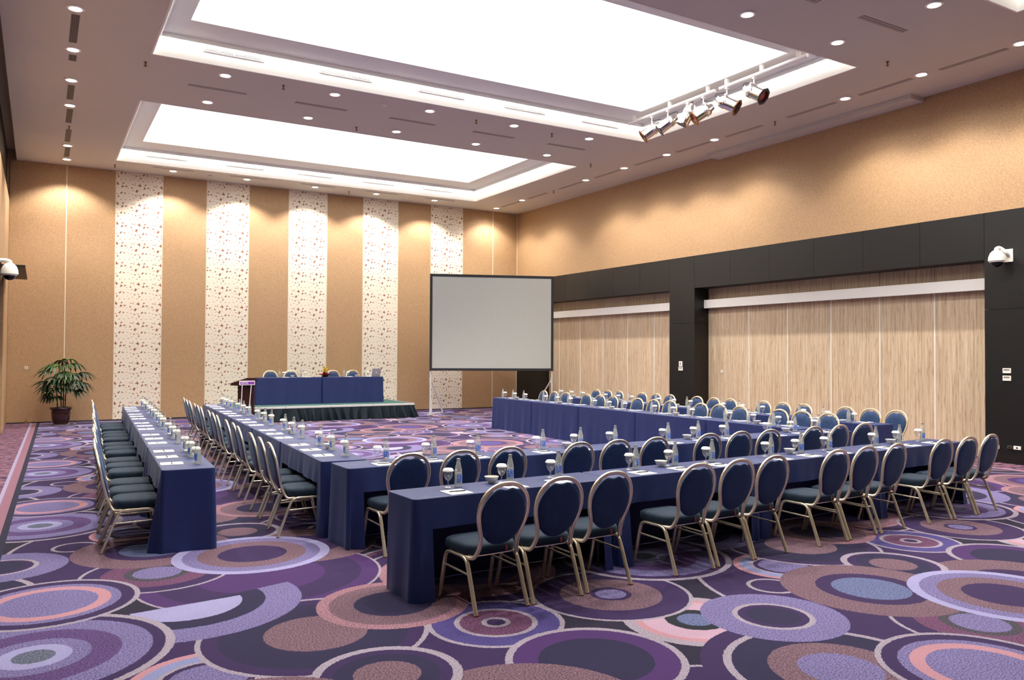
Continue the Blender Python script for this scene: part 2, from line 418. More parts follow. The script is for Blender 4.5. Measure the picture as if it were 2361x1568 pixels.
# ------------------------------------------------------------------ emissive panels standing in for cove-lit coffer domes (the room's main light)
for (nm, x0, x1, y0, y1, i0, i1, j0, j1) in COFFERS:
    o = obj('cove_glow_panel', boxm(i0-0.25, i1+0.25, j0-0.25, j1+0.25, ZC+0.14, ZC+0.17), 'luminous_panel_dim' if nm == 'near' else 'luminous_panel')
    tag(o, 'glowing white panel standing in for cove-lit dome of the %s ceiling coffer' % nm, 'ceiling glow panel', 'coffer glow stand-ins')

# ------------------------------------------------------------------ floor, ceiling
fl = struct('floor', boxm(XL-0.2, XREC+0.1, Y0, YB+0.05, -0.06, 0.0), 'carpet_circles')
def slab_with_holes(bm, X0, X1, Ya, Yb, holes, z0, z1):
    xs = sorted({X0, X1, *[h[0] for h in holes], *[h[1] for h in holes]}); ys = sorted({Ya, Yb, *[h[2] for h in holes], *[h[3] for h in holes]})
    for j in range(len(ys)-1):
        run = None
        for i in range(len(xs)-1):
            mx, my = (xs[i]+xs[i+1])/2, (ys[j]+ys[j+1])/2
            hole = any(h[0] < mx < h[1] and h[2] < my < h[3] for h in holes)
            if not hole:
                if run is None: run = xs[i]
            if hole or i == len(xs)-2:
                end = xs[i] if hole else xs[i+1]
                if run is not None and end > run: box(bm, run, end, ys[j], ys[j+1], z0, z1)
                run = None
    return bm
holes = [(c[1]-0.03, c[2]+0.03, c[3]-0.03, c[4]+0.03) for c in COFFERS]
ceil = struct('ceiling', slab_with_holes(newbm(), -0.54, XR+0.6, Y0, YB+0.1, holes, H, H+0.04), 'ceiling_paint')
obj('pocket_recess', boxm(XL-0.2, -0.54, Y0, YB+0.1, H+0.22, H+0.26), 'slat_grey', ceil)
obj('pocket_side', boxm(-0.56, -0.54, Y0, YB+0.1, H+0.04, H+0.22), 'slat_grey', ceil)
for (nm, x0, x1, y0, y1, i0, i1, j0, j1) in COFFERS:
    bm = newbm(); t_ = 0.03
    box(bm, x0-t_, x0, y0-t_, y1+t_, H-0.004, ZC); box(bm, x1, x1+t_, y0-t_, y1+t_, H-0.004, ZC)
    box(bm, x0, x1, y0-t_, y0, H-0.004, ZC); box(bm, x0, x1, y1, y1+t_, H-0.004, ZC)
    obj('coffer_fascia', bm, 'coffer_white', ceil)
    obj('coffer_border', slab_with_holes(newbm(), x0-t_, x1+t_, y0-t_, y1+t_, [(i0, i1, j0, j1)], ZC, ZC+0.03), 'coffer_grey', ceil)
    q = 0.085
    for nm2, m2, w0, w1, za, zb in (('cove_lip', 'coffer_grey', q, q+0.03, ZC-0.065, ZC-0.0005), ('cove_strip', 'cove_strip', q-0.006, q-0.0005, ZC-0.045, ZC-0.004)):
        bm = newbm()
        for a in ((x0+w0, x1-w0, y1-w1, y1-w0), (x0+w0, x1-w0, y0+w0, y0+w1)): box(bm, *a, za, zb)
        for a in ((x0+w0, x0+w1, y0+w1, y1-w1), (x1-w1, x1-w0, y0+w1, y1-w1)): box(bm, *a, za, zb)
        obj(nm2, bm, m2+'_dim' if (nm == 'near' and m2 == 'cove_strip') else m2, ceil)
    bm = newbm(); e = 0.26
    for a in ((i0-e, i1+e, j0-e-0.02, j0-e), (i0-e, i1+e, j1+e, j1+e+0.02), (i0-e-0.02, i0-e, j0-e, j1+e), (i1+e, i1+e+0.02, j0-e, j1+e)): box(bm, *a, ZC+0.03, ZC+0.18)
    obj('coffer_upstand', bm, 'coffer_white', ceil)
# shallow soffit along the right wall
o = struct('trim_1', boxm(13.78, XR, 8.95, 14.2, H-0.085, H-0.0005), 'ceiling_paint')

# ------------------------------------------------------------------ back wall of 1.15 m panels
wb = struct('wall_back', boxm(XL-0.2, XREC+0.1, YB+0.02, YB+0.12, 0, H+0.3), 'wallpaper_tan')
edges = [XL, 0.573]+[0.573+1.15*k for k in range(1, 12)]+[XR]
for i in range(len(edges)-1):
    a, b = edges[i], edges[i+1]
    fl_ = i >= 2 and i % 2 == 0 and i <= 10
    obj('panel', boxm(a+0.004, b-0.004, YB, YB+0.02, 0.012, H-0.004), 'floral_wallpaper' if fl_ else 'wallpaper_tan', wb)
for i, e in enumerate(edges[1:-1]+[XR-0.012]):
    obj('seam_strip', boxm(e-0.011, e+0.011, YB-0.004, YB+0.006, 0.012, H-0.006), 'seam_metal', wb)
struct('baseboard_back', boxm(XL, XR, YB-0.006, YB-0.001, 0.0, 0.03), 'black_trim')
# ------------------------------------------------------------------ right wall
wr = struct('wall_right', boxm(XR, XR+0.1, Y0, YB, ZB1, H+0.02), 'wallpaper_tan')
struct('trim_2', boxm(XREC+0.02, XREC+0.12, Y0, YB, 0, ZB1), 'black_laminate')          # backing behind the movable panels
OPEN = [(15.97, 22.35), (7.86, 15.04), (-0.25, 6.93)]
PIL = [(22.35, 23.735), (15.04, 15.97), (6.93, 7.86), (Y0, -0.25)]
beam = tag(bpy.data.objects.new('trim_3', None), None, None, kind='structure'); C.objects.link(beam)
ys = [23.735, 22.35, 21.98, 20.78, 19.58, 18.38, 17.18, 15.97, 15.04, 13.84, 12.64, 11.44, 10.25, 9.05, 7.86, 6.93, 5.73, 4.53, 3.33, 2.13, 0.93, -0.25, Y0]
for a, b in zip(ys, ys[1:]):
    pil = any(abs((a+b)/2-(p+q)/2) < 0.02 for p, q in PIL)
    obj('panel', boxm(XR, XREC, b+0.003, a-0.003, 2.63 if pil else ZB2, ZB1-0.002), 'black_laminate', beam)
for n_, (a, b) in enumerate(PIL):
    o = struct('trim_%d' % (4+n_), boxm(XR, XREC, a+0.003, b-0.003, 0, 2.624), 'black_laminate')
for n_, (a, b) in enumerate(OPEN):
    wl = tag(bpy.data.objects.new('door_%d' % (1+n_), None), 'folding wall of striped veneer panels in the %s dark portal' % ('far', 'large middle', 'nearest')[n_], None, kind='structure'); C.objects.link(wl)
    pitch = 1.162; seams = [y for y in ([21.812, 20.642, 19.45, 18.28, 17.117] if n_ == 0 else [13.68, 12.53, 11.37, 10.21, 9.054] if n_ == 1 else [5.8, 4.64, 3.48, 2.32, 1.16])]
    es = [b+0.25]+seams+[a-0.3]
    for p, q in zip(es, es[1:]):
        obj('panel', boxm(XREC-0.02, XREC+0.015, max(q, a)+0.006, min(p, b)-0.006, 0.01, ZB2+0.02), 'striped_veneer', wl)
    for s_ in seams:
        obj('seam_strip', boxm(XREC-0.026, XREC+0.01, s_-0.013, s_+0.013, 0.01, 3.05), 'seam_grey', wl)
    obj('track_cover', boxm(14.50, 14.56, a+0.004, b-0.004, 3.0, 3.21, bev=0.004), 'white_paint', wl)
    obj('track_bracket', boxm(14.56, XREC-0.021, a+0.3, b-0.3, 3.08, 3.12), 'white_paint', wl)
# warm strip beside the far portal
obj('edge_panel', boxm(14.60, 14.655, 22.18, 22.34, 0.01, ZB2), 'wallpaper_tan', bpy.data.objects['door_1'])
# ------------------------------------------------------------------ left wall
wlft = struct('wall_left', boxm(XL-0.2, XL-0.06, Y0, YB, 0, H+0.25), 'black_laminate')
obj('panel', boxm(XL-0.06, XL, 20.9, YB-0.001, 0.012, 5.62), 'wallpaper_tan', wlft)
obj('panel', boxm(XL-0.06, XL-0.001, 18.0, 20.88, 3.62, 5.62), 'wallpaper_tan', wlft)
for i in range(5):
    obj('panel', boxm(XL-0.06, XL-0.01, 14.5-3.4*i, 17.7-3.4*i, 3.62, 5.62), 'wallpaper_tan', wlft)
cn = obj('entrance_canopy', boxm(XL, -0.25, 18.75, 21.98, 3.5, 3.54, bev=0.004), 'black_laminate', None)
tag(cn, 'dark canopy slab projecting from the left wall behind the dome camera', 'canopy')
# rear wall behind the photographer
struct('wall_rear', boxm(XL-0.2, XREC+0.1, Y0-0.1, Y0, 0, H+0.3), 'wallpaper_tan')

# ------------------------------------------------------------------ ceiling fittings
def downlight_proto():
    t = thing('downlight', None, 'downlight')
    obj('trim_ring', lathe(newbm(), [(0.080, -0.001), (0.118, -0.001), (0.118, -0.012), (0.086, -0.018), (0.080, -0.001)], 24, cap0=False, cap1=False), 'white_paint', t, True)
    obj('lamp', lathe(newbm(), [(0.0005, -0.008), (0.079, -0.008), (0.079, -0.001)], 20, cap0=True, cap1=False), 'lamp_glow', t)
    return t
dl0 = downlight_proto(); dl_used = [False]
def downlight(x, y, label, group, blend=0.45):
    if not dl_used[0]: d = dl0; dl_used[0] = True
    else: d = copy_tree(dl0)
    d.location = (x, y, H); tag(d, label, 'downlight', group)
    L = bpy.data.lights.new('downlight_beam', 'SPOT'); L.energy = SPOT_W; L.color = SPOT_COL
    L.spot_size = math.radians(122 if blend < 0.9 else 150); L.spot_blend = blend; L.shadow_soft_size = 0.05
    lo = bpy.data.objects.new('downlight_beam', L); C.objects.link(lo); lo.parent = d; lo.location = (0, 0, -0.03)
GX = [2.74, 4.70, 6.64, 8.59, 10.54]
for j, (yy, nm) in enumerate([(14.53, 'behind the middle coffer'), (16.26, 'before the far coffer'), (8.05, 'before the middle coffer'), (6.50, 'behind the near coffer')]):
    for i, xx in enumerate(GX): downlight(xx, yy, 'round recessed downlight, %s from the left in the row just %s' % (ORD[i], nm), 'cross rows of downlights')
for i, yy in enumerate([23.06, 21.43, 18.03, 16.34, 14.71, 13.12, 9.74, 8.23, 6.62, 4.9, 3.2, -0.2]):
    downlight(12.97, yy, 'round recessed downlight, %s from the far end of the line along the right wall' % ORD[i], 'downlights along the right wall', 1.0)
for i, yy in enumerate([22.95, 21.41, 17.89, 16.22, 14.56, 12.80, 11.1, 7.7, 4.3]):
    downlight(0.40+0.016*(yy-14), yy, 'round recessed downlight, %s from the far end of the left ceiling line' % ORD[i], 'downlights along the left wall')
for i, xx in enumerate([3.02, 4.93, 6.85, 8.73, 10.66]):
    downlight(xx, 22.93, 'round wall-washing downlight, %s from the left above the floral back wall' % ORD[i], 'downlights along the back wall')
def slot(x0, x1, y0, y1, along, mat, label, group, n=4):
    t = thing('slot_diffuser', label, 'air diffuser', ((x0+x1)/2, (y0+y1)/2, H), 0, group)
    a, b = (x1-x0)/2, (y1-y0)/2
    obj('backing', boxm(-a, a, -b, b, -0.003, -0.0005), 'slat_dark' if mat == 'slat_dark' else 'slat_grey', t)
    sm = 'slat_grey' if mat == 'slat_dark' else 'slat_ceiling'; ff = 0.35 if mat == 'slat_dark' else 0.43
    for k in range(n):
        if along == 'y':
            p = -a+(k+0.5)*2*a/n; obj('slat', boxm(p-a/n*ff, p+a/n*ff, -b, b, -0.006, -0.003), sm, t)
        else:
            p = -b+(k+0.5)*2*b/n; obj('slat', boxm(-a, a, p-b/n*ff, p+b/n*ff, -0.006, -0.003), sm, t)
for i, (a, b) in enumerate([(13.05, 14.25), (14.85, 15.15), (16.55, 17.5), (18.2, 19.3), (19.9, 21.05), (21.6, 22.7)]):
    x = 0.40+0.016*((a+b)/2-14); slot(x-0.055, x+0.055, a, b, 'y', 'slat_dark', 'narrow dark slatted diffuser, %s along the left ceiling line from the camera' % ORD[i], 'left slot diffusers', 5)
for i in range(5):
    x = 2.26+1.937*i; slot(x, x+1.03, 15.35, 15.46, 'x', 'slat_grey', 'grey slot diffuser, %s from the left between two downlight rows' % ORD[i], 'middle slot diffusers', 2)
    slot(x+0.02, x+1.05, 7.22, 7.33, 'x', 'slat_grey', 'grey slot diffuser, %s from the left before the middle coffer' % ORD[i], 'near slot diffusers', 2)
    slot(x+0.25, x+1.25, 22.70, 22.76, 'x', 'slat_grey', 'faint slot diffuser, %s from the left above the floral back wall' % ORD[i], 'far slot diffusers', 2)
for i, (a, b) in enumerate([(21.65, 22.8), (20.1, 21.2), (18.3, 19.45), (16.6, 17.7), (14.95, 16.0), (13.35, 14.45), (11.8, 12.85), (10.0, 11.15), (8.45, 9.5), (6.85, 7.95)]):
    slot(12.99, 13.10, a, b, 'y', 'slat_grey', 'grey slot diffuser, %s from the far end beside the right wall' % ORD[i], 'right slot diffusers', 2)
sp0 = None
SPR = [(1.47, 14.58), (1.63, 23.0), (3.75, 14.55), (7.73, 14.62), (5.79, 16.42), (9.62, 14.65), (13.05, 11.48), (11.95, 8.17), (13.04, 19.74), (12.0, 16.47), (0.50, 19.59), (7.91, 23.04)]
for i, (x, y) in enumerate(SPR):
    if sp0 is None:
        sp0 = thing('sprinkler', None, 'sprinkler')
        obj('stem', lathe(newbm(), [(0.03, -0.001), (0.03, -0.006), (0.014, -0.012), (0.010, -0.06), (0.016, -0.065)], 12), 'brass', sp0, True)
        obj('deflector', lathe(newbm(), [(0.032, -0.066), (0.032, -0.07), (0.006, -0.082)], 12), 'brass', sp0)
        t = sp0
    else: t = copy_tree(sp0)
    t.location = (x, y, H)
    tag(t, 'small brass sprinkler head, %s in order of distance from the back wall' % ORD[sorted(range(len(SPR)), key=lambda q: -SPR[q][1]).index(i)], 'sprinkler', 'ceiling sprinklers')
for i, (x, y) in enumerate([(5.71, 14.62), (3.97, 23.03), (9.74, 22.98)]):
    tag(obj('smoke_detector', lathe(newbm(), [(0.06, -0.001), (0.06, -0.02), (0.04, -0.035), (0.02, -0.05)], 20), 'white_plastic', None, True, loc=(x, y, H)),
        ['white smoke detector between the downlight rows', 'white smoke detector above the left floral panels', 'white smoke detector above the right floral panels'][i], 'smoke detector')
# air grilles on the far fascias
for (nm, x0, x1, y0, y1, *_r) in COFFERS:
    for i, gx in enumerate([2.30, 4.27, 6.20, 8.10, 10.03]):
        t = thing('air_grille', 'long white air grille, %s from the left on the %s coffer edge' % (ORD[i], nm), 'air grille', (gx, y1, 6.905), 0, 'coffer air grilles')
        obj('backing', boxm(0, 1.0, -0.004, -0.001, -0.055, 0.042), 'slat_grey', t)
        obj('frame', boxm(0, 1.0, -0.012, -0.001, -0.062, -0.055), 'grille_white', t)
        obj('divider', boxm(0.49, 0.51, -0.012, -0.004, -0.055, 0.042), 'grille_white', t)
        for k in range(4): obj('slat', boxm(0.02, 0.98, -0.014, -0.004, -0.046+k*0.023, -0.036+k*0.023), 'grille_white', t)

# stage lighting on two white rails
def rail(ya, yb, label):
    t = thing('light_rail', label, 'light rail', (11.05, 0, 0))
    obj('bar', tube([(0, ya, 6.86), (0, yb, 6.86)], 0.035, 14), 'white_paint', t, True)
    for yy in (ya-0.18, (ya+yb)/2 - 0.02, yb+0.18): obj('hanger', boxm(-0.03, 0.03, yy-0.03, yy+0.03, 6.89, ZC-0.0005), 'white_paint', t)
rail(13.75, 11.17, 'white lighting rail with four lamps under the middle coffer')
rail(11.04, 9.03, 'nearer white lighting rail with two lamps under the middle coffer')
def par_can(y, az, tilt, gel, label, drop=0.16, rimmat='chrome'):
    """az: heading of the beam (0=+Y, clockwise), tilt: degrees below horizontal"""
    t = thing('stage_spotlight', label, 'spotlight', (11.05, y, 6.825), 0, 'stage spotlights on the rails')
    d = Vector((math.sin(az)*math.cos(tilt), math.cos(az)*math.cos(tilt), -math.sin(tilt)))
    side = Vector((math.cos(az), -math.sin(az), 0)); cen = Vector((0, 0, -drop-0.13))
    top = Vector((0, 0, -drop+0.02))
    obj('clamp', boxm(-0.03, 0.03, -0.025, 0.025, -0.03, 0.0, bev=0.004), 'white_paint', t)
    obj('drop_rod', tube([(0, 0, -0.028), (0, 0, -drop+0.02)], 0.014, 10), 'white_paint', t, True)
    pts = [cen+side*0.135, cen+side*0.135+Vector((0, 0, 0.13)), top+side*0.115, top-side*0.115, cen-side*0.135+Vector((0, 0, 0.13)), cen-side*0.135]
    obj('yoke', sweep(newbm(), pts, [(-0.014, -0.005), (0.014, -0.005), (0.014, 0.005), (-0.014, 0.005)], up=d), 'white_paint', t)
    q = d.to_track_quat('Z', 'Y')
    can = lathe(newbm(), [(0.03, -0.20), (0.055, -0.185), (0.068, -0.13), (0.10, -0.10), (0.105, -0.06), (0.108, -0.03), (0.098, -0.02), (0.098, 0.15), (0.104, 0.155), (0.104, 0.20)], 24, cap1=False)
    o = obj('can', can, 'chrome', t, True); o.scale = (1.15, 1.15, 1.15); o.location = cen; o.rotation_mode = 'QUATERNION'; o.rotation_quaternion = q
    rim = lathe(newbm(), [(0.095, 0.185), (0.135, 0.185), (0.135, 0.20), (0.095, 0.20), (0.095, 0.185)], 8, cap0=False, cap1=False)
    r = obj('gel_frame', rim, rimmat, o); 
    obj('lens', lathe(newbm(), [(0.0005, 0.17), (0.097, 0.17)], 24, cap0=False, cap1=False), gel, o)
    obj('cable', tube(smooth_path([cen-d*0.19, cen-d*0.24+Vector((0, 0, 0.08)), Vector((0.06, 0.05, -0.06)), Vector((0.05, 0.1, 0.01))], 5), 0.006, 6), 'slat_dark', t, True)
R_ = math.radians
par_can(13.0, R_(-52), R_(36), 'gel_orange', 'chrome spotlight with orange gel, farthest on the rail', rimmat='brass')
par_can(12.5, R_(-48), R_(36), 'gel_red', 'chrome spotlight with a dull red gel, second farthest on the rail', 0.13)
par_can(11.92, R_(-40), R_(62), 'gel_blue', 'chrome spotlight tilted steeply down with a pale blue gel', 0.10)
par_can(11.48, R_(-60), R_(33), 'gel_orange', 'chrome spotlight with orange gel, at the near end of far rail', 0.17, 'brass')
par_can(10.86, R_(150), R_(30), 'gel_dark', 'chrome spotlight with dark lens facing the room, brass gel frame', 0.16, 'brass')
par_can(10.20, R_(165), R_(32), 'gel_red', 'chrome spotlight with deep red lens, nearest to the camera', 0.14, 'black_trim')

# ------------------------------------------------------------------ wall fittings
def wall_box(name, y0, y1, z0, z1, label, cat, mat, det):
    t = thing(name, label, cat, (XR, (y0+y1)/2, z0))
    w_ = (y1-y0)/2; h_ = z1-z0
    obj('case', boxm(-0.022, -0.001, -w_, w_, 0, h_, bev=0.004), mat, t)
    if det == 'lcd': obj('display', boxm(-0.0245, -0.022, -w_*0.7, w_*0.7, h_*0.55, h_*0.85), 'slat_grey', t)
    if det == 'lcd2': obj('display', boxm(-0.0245, -0.022, -w_*0.35, w_*0.35, h_*0.25, h_*0.8), 'slat_grey', t)
    if det == 'hole': obj('socket', lathe(newbm(), [(0.0005, 0), (0.014, 0), (0.014, 0.002)], 16), 'pen_black', t).matrix_local = Matrix.Translation((-0.0225, 0, h_/2)) @ Matrix.Rotation(-PI/2, 4, 'Y')
wall_box('thermostat', 15.468, 15.589, 1.525, 1.655, 'upright white thermostat, upper of two on the middle black pillar', 'thermostat', 'white_plastic', 'lcd2')
wall_box('thermostat', 15.452, 15.605, 1.419, 1.511, 'white thermostat with dark display, lower of two on the middle black pillar', 'thermostat', 'white_plastic', 'lcd')
wall_box('thermostat', 7.418, 7.552, 1.53, 1.615, 'white thermostat, upper of two on the near black pillar', 'thermostat', 'white_plastic', 'lcd')
wall_box('thermostat', 7.418, 7.552, 1.401, 1.489, 'white thermostat, lower of two on the near black pillar', 'thermostat', 'white_plastic', 'lcd')
wall_box('wall_outlet', 7.617, 7.73, 0.235, 0.30, 'white wall outlet low on the near black pillar beside the last chair', 'outlet', 'white_plastic', 'hole')
wall_box('wall_outlet', 7.404, 7.488, 0.25, 0.307, 'dark wall outlet between two white ones on the near black pillar', 'outlet', 'slat_dark', 'hole')
wall_box('wall_outlet', 7.265, 7.383, 0.25, 0.31, 'white wall outlet low at the right picture edge on black pillar', 'outlet', 'white_plastic', 'hole')
def keyhole(loc, rot, label):
    t = thing('lock_rosette', label, 'lock', loc); t.rotation_euler = rot
    obj('ring', lathe(newbm(), [(0.013, 0.0), (0.04, 0.0), (0.04, 0.006), (0.013, 0.008)], 20, cap0=False, cap1=False), 'white_plastic', t, True)
    obj('keyway', lathe(newbm(), [(0.0005, 0.002), (0.013, 0.002)], 12, cap0=False, cap1=False), 'pen_black', t)
keyhole((-0.261, YB-0.001, 1.405), (PI/2, 0, 0), 'round white lock rosette on the tan back wall left of plant')
keyhole((XREC-0.021, 14.567, 1.407), (0, -PI/2, 0), 'round white lock rosette on the striped folding wall')
def dome_camera(label, mount, cdir, cen):
    """mount: point on wall; cdir: unit vector into the room; cen: top of dome"""
    t = thing('dome_camera', label, 'security camera', cen)
    prof = [(0.03, 0.012), (0.065, -0.004), (0.10, -0.045), (0.122, -0.105), (0.128, -0.165), (0.128, -0.175), (0.11, -0.178)]
    obj('housing', lathe(newbm(), prof, 28, cap1=False), 'white_plastic', t, True)
    obj('collar', lathe(newbm(), [(0.11, -0.177), (0.112, -0.196), (0.09, -0.198)], 28, cap0=False), 'white_plastic', t, True)
    obj('lens_dome', lathe(newbm(), [(0.088, -0.199), (0.085, -0.225), (0.065, -0.255), (0.03, -0.272), (0.001, -0.276)], 24, cap0=False, cap1=False), 'dark_glass', t, True)
    m = Vector(mount)-Vector(cen)
    pts = smooth_path([m, m+Vector(cdir)*0.09+Vector((0, 0, 0.06)), Vector(cdir)*-0.10+Vector((0, 0, 0.05)), Vector((0, 0, 0.03)), Vector((0, 0, -0.012))], 6)
    obj('arm', tube(pts, 0.034, 14, up=Vector((0, 1, 0))), 'white_plastic', t, True)
    px = m.x; s = 1 if cdir[0] > 0 else -1
    bm = boxm(min(px+s*0.001, px+s*0.018), max(px+s*0.001, px+s*0.018), m.y-0.075, m.y+0.075, m.z-0.10, m.z+0.12, bev=0.004)
    obj('mounting_plate', bm, 'white_plastic', t)
dome_camera('white dome security camera on the black pillar at right', (XR, 7.45, 3.52), (-1, 0, 0), (13.96, 7.53, 3.605))
dome_camera('white dome security camera hanging at the left wall before the canopy', (XL-0.06, 15.6, 3.22), (1, 0, 0), (-0.43, 15.6, 3.26))

# ------------------------------------------------------------------ stacking banquet chair
GW = 0.0152; GD = 0.0108
PROF = [(-GW, -GD*0.55), (-GW*0.72, -GD), (-GW*0.42, -GD), (-GW*0.28, -GD*0.45), (GW*0.28, -GD*0.45), (GW*0.42, -GD), (GW*0.72, -GD), (GW, -GD*0.55),
        (GW, GD*0.55), (GW*0.72, GD), (GW*0.42, GD), (GW*0.28, GD*0.45), (-GW*0.28, GD*0.45), (-GW*0.42, GD), (-GW*0.72, GD), (-GW, GD*0.55)]
PROFR = [(b, a) for a, b in PROF]
def ypl(z):  # depth of the leaning back at height z
    pts = [(0.36, -0.165), (0.42, -0.195), (0.5, -0.225), (0.65, -0.262), (0.9, -0.312)]
    for (a, ya), (b, yb) in zip(pts, pts[1:]):
        if z <= b: return ya+(yb-ya)*(z-a)/(b-a)
    return pts[-1][1]
def chair_proto():
    t = thing('banquet_chair', None, 'chair')
    # seat cushion: rounded, domed
    bm = newbm(); n = 40; rings = []
    def outline(s, off):
        pts = []
        for i in range(n):
            a = 2*PI*i/n; ca, sa = math.cos(a), math.sin(a); e = 0.42
            x = (0.218*s)*abs(ca)**e*math.copysign(1, ca); y = (0.205*s)*abs(sa)**e*math.copysign(1, sa)
            x *= 1-0.06*(1 if y < 0 else 0)*abs(y)/0.2
            pts.append((x, y+0.035, off))
        return pts
    for s, z in ((0.93, 0.384), (0.985, 0.392), (1.0, 0.41), (1.0, 0.435), (0.975, 0.452), (0.88, 0.463), (0.6, 0.471), (0.25, 0.474)):
        rings.append([bm.verts.new(p) for p in outline(s, z)])
    for a, b in zip(rings, rings[1:]):
        for i in range(n): j = (i+1) % n; bm.faces.new((a[i], a[j], b[j], b[i]))
    bm.faces.new(list(reversed(rings[0]))); bm.faces.new(rings[-1])
    st = obj('seat', bm, 'seat_fabric', t, True, angle=1.2)
    obj('tag', boxm(0.085, 0.100, -0.1745, -0.1725, 0.40, 0.432), 'tag_red', st)
    # oval upholstered back with a hand-hold scooped out of the top
    bm = newbm(); n = 44; zc, hz, hx = 0.668, 0.211, 0.187
    def oval(s, dy):
        out = []
        for i in range(n):
            a = 2*PI*i/n
            x = hx*s*math.cos(a); z = zc+hz*s*math.sin(a)
            z += 0.0 if z < zc else 0.0
            x *= 1.0-0.03*max(0, (zc-z)/hz)
            if abs(x) < 0.07 and z > zc+0.1: z -= 0.022*(0.5+0.5*math.cos(PI*x/0.07))*s**4
            out.append((x, ypl(z)+dy, z))
        return out
    rings = []
    for s, dy in ((0.5, -0.016), (0.9, -0.015), (0.985, -0.010), (1.0, 0.0), (0.985, 0.014), (0.90, 0.026), (0.5, 0.032)):
        rings.append([bm.verts.new(p) for p in oval(s, dy)])
    for a, b in zip(rings, rings[1:]):
        for i in range(n): j = (i+1) % n; bm.faces.new((a[i], a[j], b[j], b[i]))
    bm.faces.new(rings[0]); bm.faces.new(list(reversed(rings[-1])))
    obj('backrest', bm, 'back_fabric', t, True, angle=1.2)
    # hoop frame
    half = [(0.0, 0.900), (0.065, 0.893), (0.125, 0.866), (0.170, 0.820), (0.196, 0.762), (0.203, 0.700), (0.196, 0.640), (0.178, 0.582), (0.162, 0.530), (0.156, 0.480), (0.160, 0.430), (0.172, 0.392)]
    L_ = [(-x, ypl(z), z) for x, z in reversed(half[1:])]; R2 = [(x, ypl(z), z) for x, z in half]
    pts = [(-0.2, -0.10, 0.372), (-0.193, -0.14, 0.370)]+[(-0.183, -0.166, 0.374)]+L_+R2+[(0.183, -0.166, 0.374), (0.193, -0.14, 0.370), (0.2, -0.10, 0.372)]
    obj('back_frame', sweep(newbm(), smooth_path(pts, 3), PROF, up=Vector((0, 1, 0))), 'champagne_metal', t, True, angle=0.9)
    for s in (-1, 1):
        x = 0.213*s; xf = 0.216*s
        rear = smooth_path([(xf, -0.262, 0.006), (x, -0.205, 0.15), (x*0.99, -0.148, 0.30), (x*0.98, -0.118, 0.352), (x*0.98, -0.07, 0.372), (x*0.98, 0.02, 0.373)], 4)
        front = smooth_path([(xf, 0.262, 0.006), (x, 0.222, 0.15), (x*0.99, 0.186, 0.30), (x*0.98, 0.160, 0.355), (x*0.98, 0.11, 0.373), (x*0.98, 0.02, 0.373)], 4)
        for nm, pth, yy in (('rear', rear, -0.262), ('front', front, 0.262)):
            lg = obj('leg', sweep(newbm(), pth, PROF, up=Vector((1, 0, 0))), 'champagne_metal', t, True, angle=0.9)
            obj('foot_cap', boxm(xf-0.015, xf+0.015, yy-0.012, yy+0.012, 0.0, 0.010), 'foot_brown', lg)
        obj('stretcher', sweep(newbm(), [(x*0.985, -0.168, 0.258), (x*0.985, 0.195, 0.268)], circ(0.0085, 10), up=Vector((1, 0, 0))), 'champagne_metal', t, True)
    obj('seat_rail', boxm(-0.2, 0.2, -0.10, -0.075, 0.362, 0.383), 'champagne_metal', t)
    obj('seat_rail', boxm(-0.2, 0.2, 0.13, 0.155, 0.362, 0.383), 'champagne_metal', t)
    return t
chair0 = chair_proto(); ch_used = [False]
def chair(x, y, rz, label, group, z=0.0):
    if not ch_used[0]: c = chair0; ch_used[0] = True
    else: c = copy_tree(chair0)
    c.location = (x, y, z); c.rotation_euler = (0, 0, rz); tag(c, label, 'chair', group); return c

